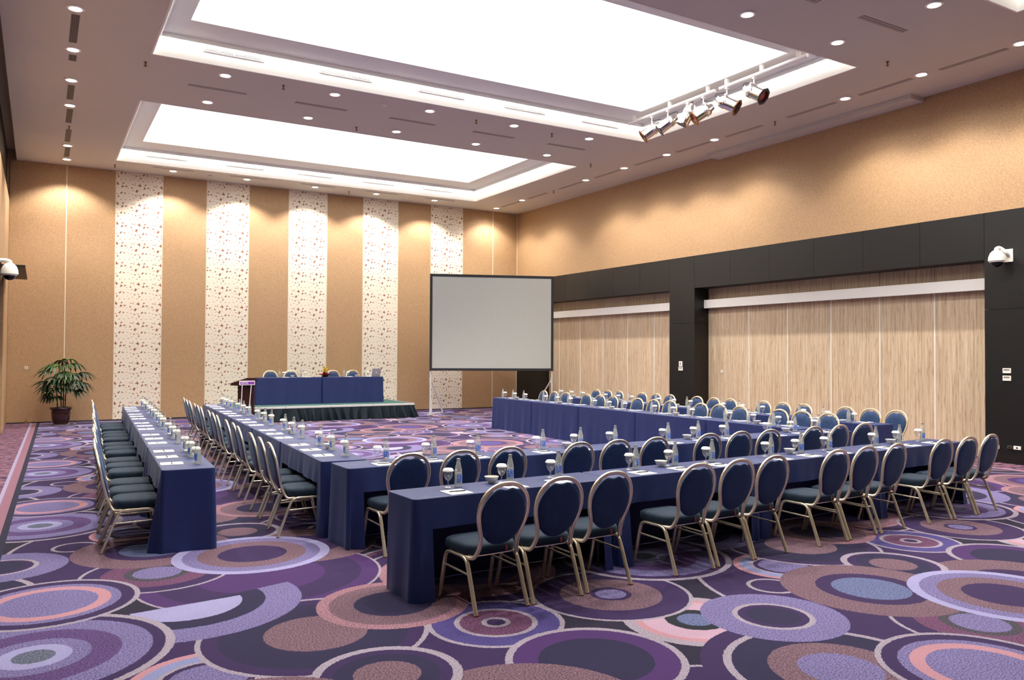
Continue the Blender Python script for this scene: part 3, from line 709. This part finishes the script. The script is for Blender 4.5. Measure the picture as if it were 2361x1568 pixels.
# ------------------------------------------------------------------ cloth-covered tables
def cloth_mesh(L, W, ends, seed, front_drop=0.225, top=T, low=0.0005, allfloor=False):
    """top at z=top, floor length on the back (+Y) and both ends, short on the front (-Y).
    ends=(left free, right free): a free end flares out, an inner one hangs straight"""
    rnd = random.Random(seed); bm = newbm(); r = 0.035; st = 0.028
    hx, hy = L/2, W/2
    per = []  # (x,y,nx,ny,side,s)
    def seg(x0, y0, x1, y1, nx, ny, side):
        d = math.hypot(x1-x0, y1-y0); k = max(2, int(d/st))
        for i in range(k): u = i/k; per.append((x0+(x1-x0)*u, y0+(y1-y0)*u, nx, ny, side))
    def arc(cx, cy, a0, side):
        for i in range(4):
            a = a0+(PI/2)*i/4; per.append((cx+r*math.cos(a), cy+r*math.sin(a), math.cos(a), math.sin(a), side))
    seg(-hx+r, -hy, hx-r, -hy, 0, -1, 'f'); arc(hx-r, -hy+r, -PI/2, 'c'); seg(hx, -hy+r, hx, hy-r, 1, 0, 'r'); arc(hx-r, hy-r, 0, 'c2')
    seg(hx-r, hy, -hx+r, hy, 0, 1, 'b'); arc(-hx+r, hy-r, PI/2, 'c2'); seg(-hx, hy-r, -hx, -hy+r, -1, 0, 'l'); arc(-hx+r, -hy+r, PI, 'c')
    N = len(per)
    levels = [0.0, 0.004, 0.012, 0.03, 0.075, 0.125, 0.175, front_drop, 0.30, 0.40, 0.50, 0.60, 0.68, top-low]
    ph = [rnd.uniform(0, 6.28) for _ in range(6)]; fr = [rnd.uniform(7, 10), rnd.uniform(13, 18), rnd.uniform(24, 30)]
    grid = []; arcl = 0.0; prev = None
    for i, (x, y, nx, ny, side) in enumerate(per):
        if prev: arcl += math.hypot(x-prev[0], y-prev[1])
        prev = (x, y)
        free = True
        if side == 'r' or (side[0] == 'c' and x > 0): free = ends[1]
        if side == 'l' or (side[0] == 'c' and x < 0): free = ends[0]
        corner_boost = 1.6 if (side[0] == 'c' and free) else 1.0
        col = []
        for d in levels:
            u = d/(top-low)
            if d <= 0.012:
                o = (-0.004, -0.0008, 0.0)[levels.index(d)]; z = top-d*0.5 if d < 0.012 else top-0.008
                if d == 0.0: z = top
                col.append(bm.verts.new((x+nx*o, y+ny*o, z))); continue
            wv = 0.55*math.sin(arcl*fr[0]+ph[0])+0.35*math.sin(arcl*fr[1]+ph[1])+0.25*math.sin(arcl*fr[2]+ph[2]+2*u)
            if side == 'f':
                ud = d/front_drop; amp = 0.017*ud; o = 0.014*ud+amp*wv
            else:
                amp = 0.015*u**0.8 if free else 0.003*u
                o = ((0.012*u*corner_boost) if free else 0.002)+amp*wv*(1 if free else 1)
            if not free and side in 'lr': o = 0.001+0.002*wv*u
            col.append(bm.verts.new((x+nx*o, y+ny*o, top-d+0.004*wv*u*(1 if d < top-low else 0))))
        grid.append(col)
    # columns on the front that hang short: all but 0.13 m at each end
    short = [p[4] == 'f' and abs(p[0]) < hx-0.13 and not allfloor for p in per]
    kk = levels.index(front_drop)
    for i in range(N):
        j = (i+1) % N
        for k in range(len(levels)-1):
            if k >= kk and (short[i] and short[j]): continue
            bm.faces.new((grid[i][k], grid[j][k], grid[j][k+1], grid[i][k+1]))
    # top, fan-free grid: bridge front and back edges
    bm.faces.new([g[0] for g in grid])
    return mesh('tablecloth', bm, True, ('navy_cloth',), 1.0)
CLOTHS = {}
def cloth(L, W, ends, seed, top=T, allfloor=False):
    key = (round(L, 3), W, ends, seed, top, allfloor)
    if key not in CLOTHS: CLOTHS[key] = cloth_mesh(L, W, ends, seed, top=top, allfloor=allfloor)
    return CLOTHS[key]
TABLES = {}
def folding_table(L, W, loc, rz, label, group):
    t = thing('folding_table', label, 'table', loc, rz, group)
    key = (round(L, 3), W)
    if key not in TABLES:
        a, b = L/2-0.02, W/2-0.015
        d = {'top': mesh('table_top', boxm(-a, a, -b, b, 0.706, 0.736, bev=0.003), False, ('table_laminate',))}
        for s in (-1, 1):
            for q in (-1, 1): d[(s, q)] = mesh('leg', tube([(s*(a-0.09), q*(b-0.05), 0.0), (s*(a-0.09), q*(b-0.05), 0.706)], 0.014, 8), True, ('leg_steel',), 0.9)
            d[s] = mesh('leg_brace', boxm(s*(a-0.09)-0.01, s*(a-0.09)+0.01, -b+0.06, b-0.06, 0.14, 0.165), False, ('leg_steel',))
        TABLES[key] = d
    d = TABLES[key]
    obj('table_top', d['top'], None, t)
    for s in (-1, 1):
        obj('leg_brace', d[s], None, t)
        for q in (-1, 1): obj('leg', d[(s, q)], None, t)
    return t

# ------------------------------------------------------------------ place settings
def bottle_proto():
    t = thing('water_bottle', None, 'bottle')
    prof = [(0.020, 0.0), (0.0295, 0.002), (0.031, 0.006), (0.031, 0.118), (0.0285, 0.135), (0.022, 0.165), (0.0155, 0.195), (0.0135, 0.206), (0.0148, 0.209)]
    obj('glass_body', lathe(newbm(), prof, 18, cap1=False), 'bottle_glass', t, True)
    obj('water', lathe(newbm(), [(0.0005, 0.006), (0.0285, 0.006), (0.0285, 0.112), (0.0005, 0.112)], 14, cap0=False, cap1=False), 'bottle_glass', t, True)
    obj('cap', lathe(newbm(), [(0.0155, 0.2085), (0.016, 0.211), (0.0145, 0.2245), (0.006, 0.226)], 14), 'cap_silver', t, True)
    bm = newbm(); n = 8
    a0, a1 = -2.5, -0.5
    v = [[bm.verts.new((0.0315*math.cos(a0+(a1-a0)*i/n), 0.0315*math.sin(a0+(a1-a0)*i/n), z)) for i in range(n+1)] for z in (0.038, 0.100)]
    for i in range(n): bm.faces.new((v[0][i], v[0][i+1], v[1][i+1], v[1][i]))
    obj('label_print', bm, 'bottle_print', t, True)
    return t
def goblet_proto():
    t = thing('water_goblet', None, 'glass')
    prof = [(0.0005, 0.0), (0.034, 0.0), (0.033, 0.004), (0.012, 0.010), (0.006, 0.018), (0.0055, 0.048), (0.010, 0.056), (0.026, 0.072), (0.0355, 0.095), (0.0370, 0.115), (0.0345, 0.136)]
    obj('bowl_and_stem', lathe(newbm(), prof, 20, cap0=False, cap1=False), 'goblet_glass', t, True)
    obj('paper_cap', lathe(newbm(), [(0.036, 0.128), (0.045, 0.130), (0.0455, 0.134), (0.036, 0.150), (0.030, 0.153), (0.0005, 0.154)], 20, cap0=False, cap1=False), 'paper_lid', t, True)
    return t
def bowl_mesh():
    return mesh('mint_bowl', lathe(newbm(), [(0.0005, 0.0), (0.026, 0.0), (0.028, 0.006), (0.048, 0.028), (0.058, 0.052), (0.060, 0.056), (0.057, 0.056), (0.045, 0.03), (0.024, 0.010), (0.0005, 0.008)], 24, cap0=False, cap1=False), True, ('porcelain',), 0.9)
bot0, gob0, bowlm = bottle_proto(), goblet_proto(), bowl_mesh()
padm = mesh('notepad', boxm(-0.093, 0.093, -0.10, 0.10, 0.0, 0.004), False, ('paper',))
penm = mesh('pen', sweep(newbm(), [(-0.07, 0, 0.0045), (-0.058, 0, 0.0045), (-0.056, 0, 0.0045), (0.058, 0, 0.0045), (0.070, 0, 0.0045)], circ(0.0045, 8), up=Vector((0, 0, 1)), scales=[0.8, 0.95, 1, 1, 0.3]), True, ('pen_black',), 0.7)
first = {'b': True, 'g': True}
def putp(proto, key, loc, rz, label, cat, group):
    if first[key]: o = proto; first[key] = False
    else: o = copy_tree(proto)
    o.location = loc; o.rotation_euler = (0, 0, rz); tag(o, label, cat, group); return o
def puto(me, name, loc, rz, label, cat, group):
    o = bpy.data.objects.new(name, me); C.objects.link(o); o.location = loc; o.rotation_euler = (0, 0, rz); return tag(o, label, cat, group)

def row(key, p0, p1, ntab, W, rz0, rowname, endname, chair_off, spacing=0.51, gap=0.012, seeds=0, rev=False, free0=True):
    """tables from p0 (counted first) to p1; chairs on the local -Y side"""
    p0, p1 = Vector(p0), Vector(p1); d = (p1-p0); L = d.length/ntab; d.normalize()
    ang = math.atan2(d.y, d.x)
    # local +X runs along d for rows counted that way; front (-Y local) must face the chairs
    rz = ang if not rev else ang+PI
    rnd = random.Random(seeds+11)
    cnt = 0
    for k in range(ntab):
        c = p0+d*(L*(k+0.5))
        tl = '%s from the %s of the %s' % (ORD[k], endname, rowname)
        folding_table(L-gap, W, (c.x, c.y, 0), rz, 'folding table hidden under navy cloth, '+tl, 'cloth-covered tables')
        e = [k == 0 and free0, k == ntab-1]
        if rev: e.reverse()
        me = cloth(L-gap, W, tuple(e), seeds*3+k % 3)
        o = bpy.data.objects.new('tablecloth', me); C.objects.link(o); o.location = (c.x, c.y, 0); o.rotation_euler = (0, 0, rz)
        tag(o, 'navy blue cloth over the table, '+tl, 'tablecloth', 'navy tablecloths')
        M = Matrix.Rotation(rz, 2)
        for s in range(3):
            # local x of seat s, counted from the first end
            lx = (-spacing+spacing*s)*(1 if not rev else -1)
            cnt += 1
            tx = '%s from %s of %s' % (ORD[cnt-1], endname, rowname)
            def P(x, y): v = M @ Vector((x, y)); return (c.x+v.x, c.y+v.y)
            j = lambda a: rnd.uniform(-a, a)
            x, y = P(lx+j(0.015), -W/2-chair_off+j(0.012)); chair(x, y, rz+j(0.035), 'blue oval-back banquet chair, '+tx, 'banquet chairs')
            x, y = P(lx-0.015+j(0.01), -0.105+j(0.008)); pr = rz+j(0.06); puto(padm, 'notepad', (x, y, T+0.0005), pr, 'white notepad, '+tx, 'notepad', 'notepads on the tables')
            puto(penm, 'pen', (x+0.01*math.cos(rz), y+0.01*math.sin(rz), T+0.0048), pr-0.05+j(0.12), 'black pen on notepad, '+tx, 'pen', 'pens on the notepads')
            x, y = P(lx+0.022+j(0.005), 0.105+j(0.008)); putp(gob0, 'g', (x, y, T+0.0005), rz, 'paper-capped water goblet, '+tx, 'glass', 'capped goblets on the tables')
            x, y = P(lx+0.117+j(0.005), 0.108+j(0.008)); putp(bot0, 'b', (x, y, T+0.0005), rz+j(0.45), 'clear water bottle with blue print, '+tx, 'bottle', 'water bottles on the tables')
        x, y = P0(M, c, -0.065, 0.115); puto(bowlm, 'mint_bowl', (x, y, T+0.0005), rz, 'small white bowl on the table, '+tl, 'bowl', 'white bowls on the tables')
def P0(M, c, x, y):
    v = M @ Vector((x, y)); return (c.x+v.x, c.y+v.y)
# nearest row and the inner front row: chairs on the camera side
row('C2', (2.34, 5.615), (9.92, 6.0), 4, 0.46, 0, 'nearest table row', 'left end', 0.24, 0.50, seeds=1)
row('C1', (2.45, 7.365), (9.95, 7.60), 4, 0.48, 0, 'inner front row', 'left end', 0.16, 0.52, seeds=2)
# left rows: chairs on their left; counted from the near end (far end is local -X -> rev)
row('A', (1.195, 7.80), (1.66, 17.45), 5, 0.46, 0, 'outer left row', 'near end', 0.215, 0.53, seeds=3, rev=True)
row('B', (2.625, 7.70), (3.16, 17.50), 5, 0.46, 0, 'inner left row', 'near end', 0.10, 0.54, seeds=4, rev=True, free0=False)
# right rows: chairs on their right
row('D1', (9.70, 7.93), (9.88, 17.30), 5, 0.46, 0, 'inner right row', 'near end', 0.46, 0.50, seeds=5, free0=False)
row('D2', (11.35, 7.82), (11.62, 17.45), 5, 0.46, 0, 'outer right row', 'near end', 0.42, 0.50, seeds=6)

# ------------------------------------------------------------------ stage with head table
ZS = 0.40
SX = [4.42, 5.64, 6.86, 8.08, 9.30]
for i in range(4):
    a, b = SX[i], SX[i+1]
    t = thing('stage_platform', 'low stage platform with teal deck, %s from the left against the back wall' % ORD[i], 'stage', (0, 0, 0), 0, 'stage platforms')
    obj('deck', boxm(a+0.004, b-0.004, 21.33, 23.69, ZS-0.06, ZS), 'deck_teal', t)
    obj('edge_trim', boxm(a+0.004, b-0.004, 21.30, 21.328, ZS-0.055, ZS, bev=0.004), 'steel', t)
    if i == 3: obj('edge_trim', boxm(b-0.003, b+0.022, 21.30, 23.69, ZS-0.055, ZS, bev=0.004), 'steel', t)
    for (lx, ly) in ((a+0.1, 21.45), (b-0.1, 21.45), (a+0.1, 23.55), (b-0.1, 23.55)): obj('leg', boxm(lx-0.025, lx+0.025, ly-0.025, ly+0.025, 0, ZS-0.06), 'leg_steel', t)
def skirt():
    bm = newbm(); rnd = random.Random(5); path = []
    n = 460
    for i in range(n): path.append((SX[0]+(SX[4]-SX[0])*i/n, 21.30, 0, -1))
    for i in range(9): a = -PI/2+PI/2*i/8; path.append((SX[4]+0.0+0.02*math.cos(a), 21.30+0.02+0.02*math.sin(a), math.cos(a), math.sin(a)))
    for i in range(1, 170): path.append((SX[4]+0.022, 21.32+2.35*i/170, 1, 0))
    cols = []; s = 0
    for i, (x, y, nx, ny) in enumerate(path):
        wob = 0.30*math.sin(s*6.1+1)+0.2*math.sin(s*2.3)
        col = []
        for k, u in enumerate((0, 0.15, 0.35, 0.6, 0.85, 1.0)):
            ph = s*46+3.4*math.sin(s*2.7)+1.8*math.sin(s*7.3+1)+wob*9*u
            o = 0.004+0.006*math.sin(ph)*(1-u)+u*(0.11+0.062*math.sin(ph*0.52+0.4)+0.026*math.sin(ph*1.1))
            col.append(bm.verts.new((x+nx*o+ny*0.0, y+ny*o, (ZS-0.058)*(1-u)+0.008*u)))
        cols.append(col)
        if i+1 < len(path): s += math.hypot(path[i+1][0]-x, path[i+1][1]-y)
    for a, b in zip(cols, cols[1:]):
        for k in range(5): bm.faces.new((a[k], a[k+1], b[k+1], b[k]))
    return bm
tag(obj('stage_skirt', skirt(), 'skirt_cloth', None, True, angle=1.3), 'gathered dark teal skirt around the low stage', 'skirt')
for i in range(2):
    x = 5.05+0.9175+1.835*i
    tl = ('left', 'right')[i]
    folding_table(1.82, 0.46, (x, 22.42, ZS+0.0005), 0, '%s head table hidden under cloth on the stage' % tl, 'head tables')
    me = cloth(1.825, 0.48, (i == 0, i == 1), 40+i, 0.735, True)
    o = bpy.data.objects.new('tablecloth', me); C.objects.link(o); o.location = (x, 22.42, ZS+0.003); o.rotation_euler = (0, 0, PI)
    if i == 0: me2 = cloth(1.825, 0.48, (False, True), 42, 0.735, True); o.data = me2
    else: me2 = cloth(1.825, 0.48, (True, False), 43, 0.735, True); o.data = me2
    tag(o, 'floor-length navy cloth over the %s head table on stage' % tl, 'tablecloth', 'head table cloths')
ZT = ZS+0.003+0.735
for i, x in enumerate([5.72, 6.31, 7.56, 8.17]):
    tx = '%s from the left at the head table' % ORD[i]
    chair(x, 23.02, PI, 'blue oval-back banquet chair on stage, '+tx, 'head table chairs', ZS+0.001)
    putp(bot0, 'b', (x+0.01, 22.33, ZT+0.0005), 2.6, 'water bottle on stage, '+tx, 'bottle', 'head table bottles')
    putp(gob0, 'g', (x+0.13, 22.34, ZT+0.0005), 0, 'paper-capped goblet on stage, '+tx, 'glass', 'head table goblets')
    puto(padm, 'notepad', (x+0.22, 22.50, ZT+0.0005), 0.05, 'white notepad on stage, '+tx, 'notepad', 'head table notepads')
    if i in (1, 3): puto(bowlm, 'mint_bowl', (x-0.21, 22.36, ZT+0.0005), 0, 'small white bowl on stage near the %s head table chair' % ORD[i], 'bowl', 'head table bowls')
# flower arrangement
fa = thing('flower_arrangement', 'low arrangement of red and yellow flowers on the head table', 'flowers', (7.02, 22.38, ZT+0.0005))
obj('dish', lathe(newbm(), [(0.05, 0), (0.07, 0.005), (0.10, 0.04), (0.095, 0.042), (0.06, 0.012)], 20), 'soil', fa, True)
def petal(L, wd, th=0.003):
    bm = newbm(); n = 6; rows = []
    for i in range(n+1):
        u = i/n; ww = wd*math.sin(PI*min(1, 0.12+0.88*u)**0.8)*0.5+0.002
        zz = 0.12*L*math.sin(u*PI*0.9); rows.append([bm.verts.new((-ww, u*L, zz+0.15*ww)), bm.verts.new((0, u*L, zz)), bm.verts.new((ww, u*L, zz+0.15*ww)), bm.verts.new((0, u*L, zz-th))])
    for a, b in zip(rows, rows[1:]):
        for k in range(4): q = (k+1) % 4; bm.faces.new((a[k], a[q], b[q], b[k]))
    bm.faces.new(rows[0]); bm.faces.new(list(reversed(rows[-1]))); return bm
pm = {k: mesh('petal', petal(*v), True, (m,), 1.0) for k, (v, m) in dict(red=((0.19, 0.09), 'petal_red'), mag=((0.18, 0.08), 'petal_magenta'), yel=((0.11, 0.06), 'petal_yellow'), grn=((0.16, 0.05), 'leaf_mid'), pnk=((0.13, 0.05), 'petal_pink')).items()}
rnd = random.Random(9)
for i in range(26):
    kind = ['red', 'mag', 'red', 'pnk', 'grn'][i % 5]
    az = 2*PI*i/26*3.0+rnd.uniform(-0.3, 0.3); el = rnd.uniform(0.05, 0.75)
    o = obj('petal', pm[kind], None, fa); o.location = (0.03*math.cos(az), 0.03*math.sin(az), 0.04); o.rotation_euler = (el, rnd.uniform(-0.4, 0.4), az-PI/2)
for i in range(14):
    az = i*2.4; z = 0.08+0.013*i
    o = obj('petal', pm['yel'], None, fa); o.location = (0.022*math.cos(az), 0.022*math.sin(az), z); o.rotation_euler = (rnd.uniform(0.3, 1.0), 0, az-PI/2)
# laptop
lp = thing('laptop', 'open silver laptop seen from behind at the head table right end', 'laptop', (8.56, 22.40, ZT+0.001), 0.10)
obj('base', boxm(-0.14, 0.14, 0.0, 0.2, 0.0, 0.014, bev=0.003), 'silver', lp)
ld = obj('lid', boxm(-0.14, 0.14, -0.006, 0.0, 0.0, 0.235, bev=0.003), 'silver', lp); ld.location = (0, 0.0, 0.010); ld.rotation_euler = (0.22, 0, 0)
bm = newbm()
v = [bm.verts.new((0.022*math.cos(a)*(1-0.10*abs(math.sin(a))), 0, 0.024*math.sin(a)-0.006*max(0, math.sin(a))**8+0.003*max(0, -math.sin(a))**8)) for a in [2*PI*i/28 for i in range(28)]]
bm.faces.new(v); v = [bm.verts.new(p) for p in ((0.0, 0, 0.022), (0.006, 0, 0.036), (0.010, 0, 0.038), (0.006, 0, 0.026))]; bm.faces.new(v)
lo = obj('lid_emblem', bm, 'logo_white', ld); lo.location = (0, -0.0068, 0.115)
# lectern
lc = thing('lectern', 'dark mahogany lectern with slanted top before the stage', 'lectern', (4.50, 20.70, 0), R_(74))
obj('body', boxm(-0.27, 0.27, -0.19, 0.19, 0.05, 1.0, bev=0.006), 'mahogany', lc)
obj('plinth', boxm(-0.30, 0.30, -0.22, 0.22, 0, 0.05, bev=0.004), 'mahogany', lc)
bm = newbm()
pr_ = [(-0.25, 1.15), (-0.25, 1.19), (-0.02, 1.19), (0.36, 1.06), (0.36, 1.01), (0.20, 1.0), (-0.19, 1.0)]
vv = [[bm.verts.new((x, y, z)) for y, z in pr_] for x in (-0.32, 0.32)]
k = len(pr_)
for i in range(k): j = (i+1) % k; bm.faces.new((vv[0][i], vv[0][j], vv[1][j], vv[1][i]))
bm.faces.new(list(reversed(vv[0]))); bm.faces.new(vv[1])
obj('reading_desk', bm, 'mahogany', lc)
ss = thing('sign_stand', 'white-framed purple name sign on thin legs beside the lectern', 'sign', (4.42, 20.28, 0), R_(10))
sg = obj('sign_board', boxm(-0.195, 0.195, -0.01, 0.01, 1.02, 1.125, bev=0.006), 'white_paint', ss)
obj('sign_face', boxm(-0.180, 0.180, -0.0125, -0.01, 1.036, 1.109), 'sign_purple', sg)
fc = bpy.data.curves.new('sign_text', 'FONT'); fc.body = 'ASTON'; fc.size = 0.055; fc.extrude = 0.001; fc.align_x = 'CENTER'; fc.align_y = 'CENTER'
fo = bpy.data.objects.new('tmp_text', fc); C.objects.link(fo); bpy.context.view_layer.update()
me = bpy.data.meshes.new_from_object(fo.evaluated_get(bpy.context.evaluated_depsgraph_get())); bpy.data.objects.remove(fo)
me.materials.clear(); me.materials.append(MATS['logo_white'])
tx = obj('sign_text', me, None, sg); tx.location = (-0.07, -0.0138, 1.072); tx.rotation_euler = (PI/2, 0, 0)
for x0, x1 in ((-0.125, -0.155), (0.105, 0.02)):
    obj('leg', sweep(newbm(), [(x0, 0, 1.02), (x1, 0, 0.0)], [(-0.006, -0.006), (0.006, -0.006), (0.006, 0.006), (-0.006, 0.006)]), 'white_paint', ss)

# ------------------------------------------------------------------ projection screen on folding legs
SL, SR = Vector((9.98, 21.74)), Vector((13.50, 20.42))
sw = (SR-SL).length; sa = math.atan2((SR-SL).y, (SR-SL).x)
ps = thing('projection_screen', 'large grey projection screen with black border on folding legs', 'projection screen', (SL.x, SL.y, 0), sa)
z0, z1 = 1.315, 4.195
obj('screen_surface', boxm(0.06, sw-0.06, -0.004, 0.004, z0+0.06, z1-0.06), 'screen_fabric', ps)
for nm, a in (('border', (0, sw, -0.016, 0.012, z0, z0+0.075)), ('border', (0, sw, -0.016, 0.012, z1-0.075, z1)), ('border', (0, 0.075, -0.016, 0.012, z0+0.075, z1-0.075)), ('border', (sw-0.075, sw, -0.016, 0.012, z0+0.075, z1-0.075))):
    obj('border', boxm(*a, bev=0.004), 'black_trim', ps)
obj('frame_tube', boxm(0.0, sw, 0.014, 0.044, z1-0.05, z1-0.01), 'steel', ps); obj('frame_tube', boxm(0.0, sw, 0.014, 0.044, z0+0.01, z0+0.05), 'steel', ps)
for x in (0.035, sw-0.035):
    lg = obj('leg', boxm(x-0.024, x+0.024, 0.014, 0.052, 0.0, z1-0.05), 'steel', ps)
    s = 1
    s = 1 if x < 1 else -1
    fx, fy = x+s*0.44, 0.033+0.80
    sq = [(-0.02, -0.02), (0.02, -0.02), (0.02, 0.02), (-0.02, 0.02)]
    obj('leg_foot', sweep(newbm(), [(x-s*0.08, -0.12, 0.022), (fx, fy, 0.022)], sq, up=Vector((0, 0, 1))), 'steel', lg)
    obj('brace', sweep(newbm(), [(fx, fy, 0.045), (x+s*0.03, 0.07, 1.0)], [(-0.018, -0.012), (0.018, -0.012), (0.018, 0.012), (-0.018, 0.012)]), 'steel', lg)
    obj('brace_hinge', boxm(x-0.03, x+0.03, 0.053, 0.09, 0.95, 1.10), 'steel', lg)
    obj('leg_strap', boxm(x+0.03, x+0.055, 0.02, 0.05, 0.06, 0.42), 'steel', lg)

# ------------------------------------------------------------------ potted lady palm
pl = thing('potted_palm', 'green lady palm in a dark clay pot by the tan back wall', 'plant', (0.50, 22.86, 0))
obj('pot', lathe(newbm(), [(0.155, 0.02), (0.165, 0.03), (0.20, 0.16), (0.212, 0.30), (0.208, 0.35), (0.222, 0.37), (0.25, 0.42), (0.245, 0.435), (0.222, 0.41), (0.20, 0.36), (0.0005, 0.355)], 32, cap1=False), 'pot_clay', pl, True)
obj('pot_ridges', lathe(lathe(lathe(newbm(), [(0.212, 0.285), (0.218, 0.29), (0.212, 0.295)], 32, cap0=False, cap1=False), [(0.212, 0.30), (0.218, 0.305), (0.212, 0.31)], 32, cap0=False, cap1=False), [(0.210, 0.325), (0.217, 0.33), (0.209, 0.335)], 32, cap0=False, cap1=False), 'pot_clay', pl, True)
obj('saucer', lathe(newbm(), [(0.17, 0.0), (0.20, 0.004), (0.205, 0.02), (0.17, 0.02)], 28), 'slat_grey', pl, True)
obj('soil', lathe(newbm(), [(0.0005, 0.372), (0.205, 0.366)], 24, cap0=False, cap1=False), 'soil', pl)
rnd = random.Random(21)
def fan_leaf(nl, L, spread, droop):
    bm = newbm()
    for i in range(nl):
        a = (-0.5+i/(nl-1))*spread; ll = L*(1-0.28*abs(a)/(spread/2+1e-6))*rnd.uniform(0.9, 1.08); wd = 0.058*rnd.uniform(0.85, 1.2)
        n = 6; prev = None
        dx, dy = math.sin(a), math.cos(a)
        for k in range(n+1):
            u = k/n; r = u*ll; ww = wd*0.5*(math.sin(PI*(0.10+0.86*u))**0.7)
            z = 0.03*math.sin(u*PI)-droop*ll*u*u*(1+0.3*abs(a)); px, py = dx*r, dy*r; nx, ny = dy, -dx
            cur = [bm.verts.new((px-nx*ww, py-ny*ww, z+ww*0.35)), bm.verts.new((px, py, z)), bm.verts.new((px+nx*ww, py+ny*ww, z+ww*0.35)), bm.verts.new((px, py, z-0.0015))]
            if prev:
                for q in range(4): bm.faces.new((prev[q], prev[(q+1) % 4], cur[(q+1) % 4], cur[q]))
            else: bm.faces.new(cur)
            prev = cur
        bm.faces.new(list(reversed(prev)))
    return bm
stems = [(-0.08, 0.02, 0.98), (0.0, -0.03, 1.32), (0.05, 0.03, 1.50), (0.09, -0.02, 1.12)]
sto = []
for (x, y, hh) in stems:
    pth = smooth_path([(x, y, 0.36), (x*1.05, y, 0.36+(hh-0.36)*0.5), (x*1.2+rnd.uniform(-0.03, 0.03), y, hh)], 5)
    sto.append(obj('stem', tube(pth, 0.014, 8), 'stem_brown', pl, True))
leaves = [  # stem, height, azimuth deg (0=+X), petiole length, rise, size, material
    (1, 1.22, 195, 0.24, 0.16, 0.36, 'leaf_dark'), (1, 1.30, 150, 0.10, 0.22, 0.30, 'leaf_bright'), (2, 1.45, 20, 0.18, 0.12, 0.34, 'leaf_mid'),
    (2, 1.48, 100, 0.10, 0.15, 0.30, 'leaf_mid'), (2, 1.38, 200, 0.22, 0.10, 0.34, 'leaf_mid'), (2, 1.46, 280, 0.12, 0.06, 0.30, 'leaf_mid'),
    (3, 1.10, 5, 0.30, 0.24, 0.36, 'leaf_dark'), (3, 1.05, 325, 0.22, 0.12, 0.32, 'leaf_dark'), (3, 0.98, 20, 0.22, 0.02, 0.32, 'leaf_mid'),
    (1, 1.05, 185, 0.26, 0.06, 0.36, 'leaf_dark'), (1, 1.00, 215, 0.22, 0.10, 0.34, 'leaf_dark'), (0, 0.95, 180, 0.16, 0.06, 0.32, 'leaf_dark'),
    (0, 0.86, 205, 0.16, -0.02, 0.28, 'leaf_dark'), (0, 0.80, 170, 0.14, -0.04, 0.24, 'leaf_dark'), (1, 1.10, 270, 0.14, 0.10, 0.32, 'leaf_mid'),
    (3, 0.90, 290, 0.14, 0.04, 0.30, 'leaf_dark'), (2, 1.28, 250, 0.14, 0.05, 0.30, 'leaf_dark'), (1, 1.16, 60, 0.12, 0.06, 0.30, 'leaf_dark'), (2, 1.2, 340, 0.2, 0.1, 0.32, 'leaf_dark'), (3, 0.86, 340, 0.22, 0.03, 0.30, 'leaf_dark'),
    (1, 1.18, 230, 0.16, 0.04, 0.32, 'leaf_dark'), (2, 1.32, 300, 0.16, 0.04, 0.30, 'leaf_mid'), (3, 1.04, 260, 0.12, 0.02, 0.30, 'leaf_dark'), (1, 0.96, 250, 0.12, 0.0, 0.30, 'leaf_dark'), (2, 1.12, 215, 0.2, 0.02, 0.32, 'leaf_dark'), (3, 1.0, 350, 0.3, 0.1, 0.34, 'leaf_dark'),
    (0, 0.92, 240, 0.2, 0.04, 0.3, 'leaf_dark'), (1, 1.24, 290, 0.16, 0.08, 0.3, 'leaf_mid'), (2, 1.40, 160, 0.2, 0.14, 0.32, 'leaf_mid'), (3, 1.06, 300, 0.2, 0.06, 0.3, 'leaf_dark'), (2, 1.5, 60, 0.14, 0.18, 0.3, 'leaf_bright'), (0, 0.76, 260, 0.12, 0.0, 0.26, 'leaf_dark')]
for (s, hh, az, pl_, rise, size, mt) in leaves:
    x, y, _h = stems[s]; a = R_(az); b = Vector((x*1.1, y, hh-0.06)); tip = b+Vector((math.cos(a)*pl_, math.sin(a)*pl_, rise))
    lf = obj('leaf', fan_leaf(8, size*1.12, 2.6, 0.48), mt, pl); lf.location = tip; lf.rotation_euler = (rnd.uniform(-0.15, 0.25), rnd.uniform(-0.3, 0.3), a-PI/2)
    pe = obj('petiole', tube(smooth_path([b, b+(tip-b)*0.5+Vector((0, 0, 0.02)), tip], 4), 0.005, 6), 'leaf_mid', pl, True)
# small card curled at the skirting
bm = newbm(); vs2 = [bm.verts.new(p) for p in ((-0.0, 0, 0), (0.14, -0.01, 0.0), (0.06, -0.03, 0.05), (0.0, -0.02, 0.10))]; bm.faces.new(vs2)
g_ = bmesh.ops.extrude_face_region(bm, geom=list(bm.faces)); bmesh.ops.translate(bm, verts=[v for v in g_['geom'] if isinstance(v, bmesh.types.BMVert)], vec=(0, -0.006, 0))
tag(obj('loose_wall_covering', bm, 'wallpaper_tan', None, loc=(-0.27, YB-0.01, 0.002)), 'peeled scrap of tan wall covering at the foot of the back wall', 'scrap')
